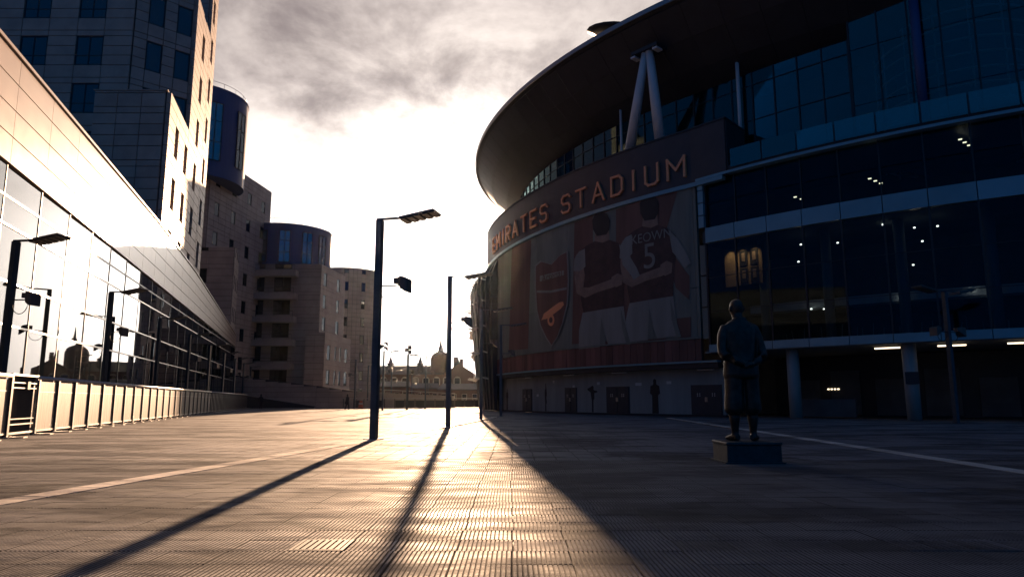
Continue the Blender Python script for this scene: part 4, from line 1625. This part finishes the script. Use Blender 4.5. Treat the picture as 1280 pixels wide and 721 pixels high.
# ------------------------------------------------------------------ lamp posts
def lamp_proto(kind, label, group):
    root = thing('lamp_post', label, 'lamp post', (0, 0, 0), group, world_parts=False)
    Hh = 6.1
    m_ = MB().box((0, 0, Hh / 2), (0.17, 0.2, Hh))
    m_.box((0, 0, 0.012), (0.42, 0.42, 0.024))
    post = m_.build('post', M_post, root)
    MB().box((0.10, 0, 0.95), (0.02, 0.12, 0.5)).build('access_door', M_post, post)

    def arm(sg, tilt):
        am = MB()
        am.box((sg * 0.22, 0, Hh + 0.03), (0.62, 0.10, 0.055))
        am.tube([(sg * 0.5, 0, Hh + .03), (sg * 0.95, 0, Hh - 0.02)], 0.03, 8)
        am.build('arm', M_post, root)
        T = Matrix.Translation((sg * 0.66, 0, Hh - 0.06)) @ Matrix.Rotation(-sg * tilt, 4, 'Y')
        lm = MB()
        c = [T @ Vector(q) for q in ((0, -.30, 0), (sg * 1.12, -.30, 0), (sg * 1.12, .30, 0), (0, .30, 0), (0.04 * sg, -.26, .07), (sg * 1.05, -.26, .07), (sg * 1.05, .26, .07), (0.04 * sg, .26, .07))]
        lm.add(c, [(0, 1, 2, 3), (4, 5, 6, 7), (0, 1, 5, 4), (1, 2, 6, 5), (2, 3, 7, 6), (3, 0, 4, 7)])
        lum = lm.build('luminaire', M_lum, root)
        for j in range(5):
            xx = sg * (0.12 + 0.22 * j)
            MB().box(T @ Vector((xx, 0, -0.022)), (0.15, 0.54, 0.036), ry=-sg * tilt).build('louvre', M_lum, lum)
    if kind == 'twin':
        arm(1, R_(11))
        arm(-1, R_(11))
    else:
        arm(1, R_(9))

    def flood(sg, z, dist=0.62, up=False):
        if not up:
            MB().tube([(0.08 * sg, 0, z), (dist * sg, 0, z)], 0.022, 8).build('bracket', M_post, root)
            c = Vector((sg * (dist + 0.14), 0, z + 0.06))
        else:
            c = Vector((sg * dist, 0, z))
        fm = MB()
        vs = []
        for xx, hw, hh in ((-.13, .10, .10), (-.02, .2, .17), (.12, .22, .2), (.17, .2, .18)):
            vs.append([c + Vector((sg * xx, y_ * hw, z_ * hh - xx * .5)) for y_, z_ in ((-1, -1), (1, -1), (1, 1), (-1, 1))])
        fm.rings(vs)
        fo = fm.build('floodlight', M_lum, root)
        MB().box(c + Vector((-0.19 * sg, 0, 0.07)), (0.14, .2, .16)).build('ballast_box', M_lum, fo)
        if not up:
            pts = [Vector((0.09 * sg, 0.03, z - 0.10))]
            for q in range(9):
                a = math.pi * (q / 8)
                pts.append(Vector((sg * (0.36 - 0.28 * math.cos(a)), .03, z - 0.12 - 0.33 * math.sin(a))))
            pts.append(c + Vector((-0.1 * sg, .03, -.1)))
            MB().tube(pts, 0.013, 6).build('cable', M_black, root, True)
    flood(1, 4.2)
    if kind == 'twin':
        flood(-1, 4.2)
    if kind == 'cluster':
        MB().tube([(0, -.05, Hh), (0, -.05, Hh + .55)], .05, 8).build('mast_top', M_post, root)
        for sg, zz in ((1, Hh + .35), (-1, Hh + .55), (1, Hh + .85)):
            flood(sg, zz, 0.22, True)
    return root


lamp = lamp_proto('single', 'tall square lamp post with tilted flat luminaire standing on the pale paving line', None)
lamp.location = ground(467, 549)
lamp.rotation_euler = (0, 0, R_(-14))


def place(proto, loc, rz, label, group=None):
    o = copy_tree(proto)
    o.location = loc
    o.rotation_euler = (0, 0, rz)
    tag(o, label, 'lamp post', group)
    if not group and 'group' in o:
        del o['group']
    return o


def G(px, py):
    q = ground(px, py)
    q.z = -0.005
    return q


place(lamp, G(560, 533), R_(-8), 'lamp post standing in the sun glare at the end of the pale paving line')
place(lamp, G(601, 524), R_(4), 'lamp post at the edge of the shade beside the stadium corner')
place(lamp, G(626, 519.8), R_(-5), 'lamp post wholly in the shade before the stadium mural wall')
for k in range(9):
    s = 2.75 + 11.3 * k
    q = L(s, 1.15)
    ordn = ('first', 'second', 'third', 'fourth', 'fifth', 'sixth', 'seventh', 'eighth', 'ninth')[k]
    place(lamp, q, R_(-9), 'lamp post behind the mesh fence, %s along from the steel gate' % ordn, 'lamp posts behind the fence')
twin = lamp_proto('twin', 'twin-armed lamp post with two floodlights before the glazed stadium concourse', None)
twin.location = G(1196, 529)
twin.rotation_euler = (0, 0, R_(20))
clus = lamp_proto('cluster', 'lamp post topped with a cluster of floodlights beside the person in dark coat', 'floodlight posts across the far plaza')
clus.location = G(478, 512.8)
place(clus, G(508.6, 512), R_(60), 'lamp post topped with a floodlight cluster standing before the domed brick hall', 'floodlight posts across the far plaza')
tag(clus, 'lamp post topped with a floodlight cluster standing before the rounded stone block', 'lamp post', 'floodlight posts across the far plaza')
place(twin, G(531.4, 511.6), R_(5), 'slim twin-armed lamp post on the sunlit far plaza')
place(lamp, G(443, 510.6), R_(170), 'lamp post at the corner of the balcony block')
for k in range(9):
    t_ = k / 8
    q = Vector((-21.5 + 4.5 * t_, 106 + 190 * t_ ** 1.15, 0))
    ordn = ('first', 'second', 'third', 'fourth', 'fifth', 'sixth', 'seventh', 'eighth', 'ninth')[k]
    place(lamp, q, R_(-5), 'distant lamp post beyond the railing, %s of the receding row counted from the plaza' % ordn, 'lamp posts in the far receding row')

# ------------------------------------------------------------------ figures
def loft(mb, chain, n=14):
    """chain of (x, y, z, rx, ry) horizontal or tilted rings along its own path"""
    rs = []
    pts = [Vector(c[:3]) for c in chain]
    for i, c in enumerate(chain):
        d = (pts[min(i + 1, len(pts) - 1)] - pts[max(i - 1, 0)]).normalized()
        if abs(d.z) > 0.5:
            u = Vector((1, 0, 0))
            u = (u - d * u.dot(d)).normalized()
            w = d.cross(u)
        else:
            u = d.cross(Vector((0, 0, 1))).normalized()
            w = Vector((0, 0, 1))
        rs.append([pts[i] + u * c[3] * math.cos(q * 2 * math.pi / n) + w * c[4] * math.sin(q * 2 * math.pi / n) for q in range(n)])
    mb.rings(rs)


def figure(name, mb, m, parent, loc, scale, rz, voxel):
    me = bpy.data.meshes.new(name)
    T = Matrix.Rotation(rz, 4, 'Z') @ Matrix.Scale(scale, 4)
    me.from_pydata([tuple(T @ Vector(v)) for v in mb.v], [], mb.f)
    bm = bmesh.new()
    bm.from_mesh(me)
    bmesh.ops.recalc_face_normals(bm, faces=bm.faces)
    bm.to_mesh(me)
    bm.free()
    me.materials.append(m)
    o = bpy.data.objects.new(name, me)
    COL.objects.link(o)
    if parent:
        o.parent = parent
    o.location = loc
    rm = o.modifiers.new('remesh', 'REMESH')
    rm.mode = 'VOXEL'
    rm.voxel_size = voxel * scale
    rm.use_smooth_shade = True
    s_ = o.modifiers.new('smooth', 'SMOOTH')
    s_.iterations = 2
    s_.factor = 0.5
    return o


def chapman():
    mb = MB()
    # jacket from hem to collar
    loft(mb, [(0, 0, .78, .225, .155), (0, 0, .82, .235, .165), (0, 0, .95, .225, .165), (0, 0, 1.08, .205, .15), (0, .0, 1.22, .21, .15), (0, .01, 1.36, .232, .15), (0, .01, 1.44, .215, .135), (0, .01, 1.49, .15, .11), (0, .02, 1.53, .085, .085)], 24)
    # neck and head
    loft(mb, [(0, .02, 1.49, .07, .075), (0, .03, 1.56, .066, .07), (0, .045, 1.60, .068, .08), (0, .05, 1.645, .077, .098), (0, .05, 1.70, .083, .105), (0, .045, 1.745, .078, .1), (0, .04, 1.78, .055, .07), (0, .04, 1.80, .02, .03)], 18)
    loft(mb, [(0, .135, 1.675, .012, .012), (0, .165, 1.655, .016, .016), (0, .14, 1.64, .014, .012)], 8)      # nose
    loft(mb, [(0, .12, 1.59, .03, .03), (0, .10, 1.615, .05, .04)], 8)                                         # chin
    for sg in (-1, 1):
        loft(mb, [(sg * .083, .04, 1.64, .012, .02), (sg * .095, .035, 1.67, .012, .028), (sg * .088, .035, 1.70, .01, .02)], 8)   # ears
        # arm: shoulder, elbow held out, hand behind the back
        loft(mb, [(sg * .13, .0, 1.445, .06, .07), (sg * .195, -.002, 1.415, .062, .075), (sg * .232, -.01, 1.33, .062, .072), (sg * .258, -.03, 1.20, .06, .068), (sg * .268, -.06, 1.10, .06, .064), (sg * .25, -.11, 1.05, .06, .062), (sg * .16, -.175, 1.0, .053, .055), (sg * .075, -.205, .965, .044, .046), (sg * .05, -.215, .955, .034, .03)], 14)
        loft(mb, [(sg * .07, -.215, .96, .032, .024), (sg * .02, -.225 - .012 * sg, .945, .042, .024), (-sg * .02, -.228 - .012 * sg, .935, .038, .02)], 10)
        for q in range(4):
            zq = .965 - q * .019
            loft(mb, [(-sg * .01, -.232 - .012 * sg, zq, .010, .010), (-sg * .045, -.236 - .012 * sg, zq - .006, .0095, .0095), (-sg * .07, -.225 - .012 * sg, zq - .012, .008, .008)], 6)
        loft(mb, [(sg * .03, -.235, .975, .012, .012), (sg * .0, -.25, .992, .011, .011), (-sg * .02, -.25, .995, .009, .009)], 6)
        # baggy plus-fours, stocking, shoe
        loft(mb, [(sg * .095, 0, .88, .115, .13), (sg * .105, 0, .74, .115, .125), (sg * .112, 0, .58, .112, .12), (sg * .118, .0, .46, .118, .125), (sg * .12, 0, .385, .118, .122), (sg * .12, 0, .345, .10, .105), (sg * .12, 0, .325, .065, .07)], 16)
        loft(mb, [(sg * .12, 0, .36, .062, .066), (sg * .122, -.005, .28, .066, .07), (sg * .122, -.005, .2, .054, .058), (sg * .12, 0, .11, .043, .05), (sg * .12, 0, .05, .045, .055)], 14)
        toe = Vector((.62, .78, 0)) if sg > 0 else Vector((-.12, 1, 0))
        a = Vector((sg * .12, 0, 0)) - toe * .065
        loft(mb, [tuple(a + Vector((0, 0, .045))) + (.036, .04), tuple(a + toe * .07 + Vector((0, 0, .05))) + (.045, .048), tuple(a + toe * .15 + Vector((0, 0, .04))) + (.05, .04), tuple(a + toe * .225 + Vector((0, 0, .032))) + (.046, .03), tuple(a + toe * .265 + Vector((0, 0, .028))) + (.026, .022)], 12)
    # jacket collar and back vent
    loft(mb, [(-.09, .0, 1.505, .03, .028), (-.05, -.06, 1.53, .028, .03), (.05, -.06, 1.53, .028, .03), (.09, .0, 1.505, .03, .028)], 8)
    return mb


SX, SY = 4.08, 12.55
statue = thing('statue', 'dark bronze statue of a man in plus-fours, hands clasped behind his back', 'statue', (SX, SY, 0), world_parts=False)
pm = MB()
pm.box((0, 0, .15), (0.92, 0.86, .30))
pm.box((0, 0, .325), (0.95, .89, .05))
ped = pm.build('pedestal', M_ped, statue)
ped.modifiers.new('bev', 'BEVEL').width = 0.012
MB().box((0, 0, .01), (1.0, .94, .03)).build('pedestal_footing', M_ped, ped)
figure('figure', chapman(), M_bronze, statue, (-.02, 0, .352), 2.5 / 1.8, R_(8), 0.0105)


def walker(step, bag):
    mb = MB()
    loft(mb, [(0, 0, .55, .19, .14), (0, 0, .8, .2, .15), (0, 0, 1.05, .18, .14), (0, 0, 1.28, .21, .14), (0, 0, 1.42, .17, .11), (0, 0, 1.5, .08, .08)], 14)
    loft(mb, [(0, 0, 1.46, .07, .07), (0, .02, 1.56, .085, .1), (0, .02, 1.66, .1, .115), (0, .01, 1.74, .07, .08), (0, 0, 1.77, .02, .02)], 12)
    for sg in (-1, 1):
        s = step * sg
        loft(mb, [(sg * .09, 0, .8, .1, .11), (sg * .09, s * .5, .45, .075, .08), (sg * .09, s, .09, .05, .055)], 10)
        loft(mb, [(sg * .09, s - .05, .05, .04, .045), (sg * .09, s + .15, .035, .042, .033), (sg * .09, s + .2, .03, .025, .02)], 8)
        loft(mb, [(sg * .18, 0, 1.4, .065, .07), (sg * .25, -s * .3, 1.12, .055, .06), (sg * .24, -s * .3 + .1, .88, .045, .05), (sg * .22, -s * .3 + .14, .8, .04, .04)], 10)
    if bag:
        loft(mb, [(.3, -.05, .62, .07, .12), (.31, -.05, .78, .09, .16), (.3, -.05, .9, .05, .08)], 10)
    return mb


pa = figure('person', walker(.2, True), M_cloth1, None, G(434, 511.4), 1.0, R_(150), 0.03)
tag(pa, 'person in a long dark coat walking with a bag by the boundary wall', 'person')
pb = figure('person', walker(.02, False), M_cloth1, None, G(325.5, 511), 1.02, R_(10), 0.03)
tag(pb, 'person in dark clothes standing at the end of the mesh fence', 'person')

cone = thing('road_barrier', 'small orange plastic barrier at the foot of the far railing', 'barrier', G(451, 510.5))
c0 = Vector(cone.location)
MB().box(c0 + Vector((0, 0, .05)), (.7, .5, .1)).build('foot', M_black, cone)
MB().box(c0 + Vector((0, 0, .55)), (.6, .3, .9), taper=.55).build('body', M_cone, cone)
MB().box(c0 + Vector((0, -.13, .62)), (.5, .05, .16), rx=0).build('reflective_band', M_sign, cone)

# ------------------------------------------------------------------ far end of the plaza
rail = thing('plaza_railing', 'long low railing with solid panels closing the far end of the plaza', 'railing', Vector((-13, 96, 0)))
r0, r1 = Vector((-22.6, 95.5, 0)), Vector((-1.2, 99.5, 0))
dr = (r1 - r0)
nseg = 16
ang = math.atan2(dr.y, dr.x)
for k in range(nseg + 1):
    p = r0 + dr * k / nseg
    MB().box(p + Vector((0, 0, .62)), (.1, .1, 1.24), ang).build('post', M_fdark, rail)
    if k < nseg:
        c = p + dr / nseg / 2
        MB().box(c + Vector((0, 0, .55)), ((dr.length / nseg) - .16, .05, .95), ang).build('panel', M_stone2 if k % 2 == 0 and k < 6 else M_sdark, rail)
MB().box((r0 + r1) / 2 + Vector((0, 0, 1.29)), (dr.length, .12, .08), ang).build('top_rail', M_steel, rail)
ret = thing('retaining_wall', 'low pale retaining wall with rail behind the far railing', 'wall', Vector((-16, 108, 0)))
MB().prism([(-27, 104), (-9, 112), (-9, 112.5), (-27, 104.5)], 0, [2.5, 1.7, 1.7, 2.5]).build('wall', M_stone2, ret)
MB().tube([(-27, 104.1, 3.0), (-9, 112.1, 2.1)], .06, 6).build('hand_rail', M_steel, ret)
for k in range(8):
    t_ = k / 7
    MB().tube([(-27 + 18 * t_, 104.2 + 8 * t_, 2.3 - .7 * t_), (-27 + 18 * t_, 104.2 + 8 * t_, 3.0 - .9 * t_)], .04, 5).build('rail_post', M_steel, ret)

# domed brick hall
hall = thing('brick_hall', 'distant brick hall with arched windows, domed turret and tall spire', 'building', (-26, 190, 0))
HY = 185.0


def hp(px, py, Y=HY):
    return atY(px, py, Y)


x0, x1 = hp(425, 470).x, hp(592, 470).x
zr = hp(500, 468).z
MB().prism([(x0, HY), (x1, HY), (x1, HY + 16), (x0, HY + 16)], 0, zr).build('wall', M_brickf, hall)
rf = MB()
zt = hp(500, 455.5).z
rf.add([(x0 - .4, HY - .4, zr), (x1 - 7, HY - .4, zr), (x1 - 7, HY + 16.4, zr), (x0 - .4, HY + 16.4, zr), (x0, HY + 6, zt), (x1 - 8, HY + 6, zt), (x0, HY + 10, zt), (x1 - 8, HY + 10, zt)], [(0, 1, 5, 4), (2, 3, 6, 7), (4, 5, 7, 6), (1, 2, 7, 5), (0, 4, 6, 3), (0, 3, 2, 1)])
roofo = rf.build('roof', M_slate, hall)
# gabled end pavilion
ga = hp(573, 455).z
xa, xb = hp(556, 470).x, hp(592, 470).x
gm = MB()
gm.add([(xa, HY - 1.5, 0), (xb, HY - 1.5, 0), (xb, HY - 1.5, zr + .4), ((xa + xb) / 2, HY - 1.5, ga), (xa, HY - 1.5, zr + .4), (xa, HY + 9, 0), (xb, HY + 9, 0), (xb, HY + 9, zr + .4), ((xa + xb) / 2, HY + 9, ga), (xa, HY + 9, zr + .4)],
       [(0, 1, 2, 3, 4), (9, 8, 7, 6, 5), (0, 5, 6, 1), (1, 6, 7, 2), (2, 7, 8, 3), (3, 8, 9, 4), (4, 9, 5, 0)])
gm.build('gable_pavilion', M_brickf, hall)
MB().box(((xa + xb) / 2 - 1.2, HY + 2, ga + .4), (1.0, 1.0, 3.2)).box(((xa + xb) / 2 + .4, HY + 2, ga + .2), (.9, .9, 2.6)).build('chimney', M_brickf, roofo)
# dome and spire
dcn = hp(549, 456)
dm = MB()
rs = []
zb = zr - 0.3
rad = 2.7
for z, r in ((zb, rad), (hp(549, 449).z, rad), (hp(549, 446).z, rad * .97), (hp(549, 443).z, rad * .86), (hp(549, 440.5).z, rad * .66), (hp(549, 439).z, rad * .42), (hp(549, 438).z, rad * .28), (hp(549, 434).z, rad * .24), (hp(549, 430).z, rad * .13), (hp(549, 418).z, .06)):
    rs.append([Vector((dcn.x + r * math.cos(q * math.pi / 12), HY + 3.5 + r * math.sin(q * math.pi / 12), z)) for q in range(24)])
dm.rings(rs)
dm.build('domed_turret', M_slate, hall)
for px in (486.5, 524, 571):
    b_ = hp(px, 460)
    mb = MB()
    mb.rings([[Vector((b_.x + r * math.cos(q * math.pi / 4), HY + 2 + r * math.sin(q * math.pi / 4), z)) for q in range(8)] for z, r in ((zr, .9), (zt, .85), (zt + .3, 1.0), (zt + .6, .6), (zt + 2.2, .08))])
    mb.build('pinnacle', M_slate, roofo)
for k in range(11):
    px = 440 + k * 13.2
    b_ = hp(px, 478)
    mb = MB()
    w = 0.95
    zz0, zz1 = hp(px, 481).z, hp(px, 475).z
    ring = [(b_.x - w, zz0), (b_.x + w, zz0), (b_.x + w, zz1)] + [(b_.x + w * math.cos(q * math.pi / 6), zz1 + w * math.sin(q * math.pi / 6)) for q in range(1, 6)] + [(b_.x - w, zz1)]
    yy_ = HY - (1.5 if px > 556 else 0)
    n = len(ring)
    mb.add([(x, yy_ - .12, z) for x, z in ring] + [(x, yy_ + .05, z) for x, z in ring], [tuple(range(n)), tuple(range(n, 2 * n))] + [(i, (i + 1) % n, (i + 1) % n + n, i + n) for i in range(n)])
    wn = mb.build('arched_window', M_stone2, hall)
    MB().box((b_.x, yy_ - .13, (zz0 + zz1) / 2 + .2), (1.3, .04, zz1 - zz0 + .6)).build('pane', M_win, wn)
# terrace of low roofs in front of it
for k, (pxa, pxb, yt, Y) in enumerate(((470, 512, 484, 160), (512, 548, 486, 168), (548, 600, 487.5, 150), (600, 660, 486, 170), (420, 470, 482, 172))):
    a_, b_ = atY(pxa, yt, Y), atY(pxb, yt, Y)
    th = thing('terrace_house', ['low brick terrace with pale window band under the domed hall', 'small brick house between the low terrace and the gabled pavilion', 'low flat brick building below the gabled pavilion', 'low brick shed behind the stadium shoulder', 'low brick house behind the boundary wall'][k], 'building', ((a_.x + b_.x) / 2, Y, 0))
    MB().prism([(a_.x, Y), (b_.x, Y), (b_.x, Y + 8), (a_.x, Y + 8)], 0, a_.z).build('wall', M_brickf, th)
    MB().prism([(a_.x - .3, Y - .3), (b_.x + .3, Y - .3), (b_.x - .5, Y + 4), (a_.x + .5, Y + 4)], [a_.z + .01] * 4, [a_.z + .2, a_.z + .2, a_.z + 1.5, a_.z + 1.5]).build('roof', M_slate, th)
    n = 4
    for j in range(n):
        xx = a_.x + (b_.x - a_.x) * (j + .5) / n
        w_ = MB().box((xx, Y - .04, a_.z * .55), (1.1, .1, 1.3)).build('window', M_stone2, th)
        MB().box((xx, Y - .1, a_.z * .55), (.9, .04, 1.1)).build('pane', M_win, w_)

for nm, mb_ in STUFF.items():
    mb_.build('panel_field', M_stone, bpy.data.objects[nm], kind='stuff')

# ------------------------------------------------------------------ haze
hz = MB().box((0, 190, 29), (420, 520, 62)).build('haze', None, None)
hz['kind'] = 'stuff'
hm = bpy.data.materials.new('haze')
hm.use_nodes = True
ht = hm.node_tree
ht.nodes.clear()
ho = N(ht, 'ShaderNodeOutputMaterial')
hv = N(ht, 'ShaderNodeVolumePrincipled')
hv.inputs['Color'].default_value = (0.80, 0.88, 1.0, 1)
hv.inputs['Density'].default_value = 0.000016
hv.inputs['Anisotropy'].default_value = 0.94
ht.links.new(hv.outputs[0], ho.inputs['Volume'])
hz.data.materials.append(hm)

for o in bpy.data.objects:
    for k in ('_w', '_m'):
        if k in o:
            del o[k]
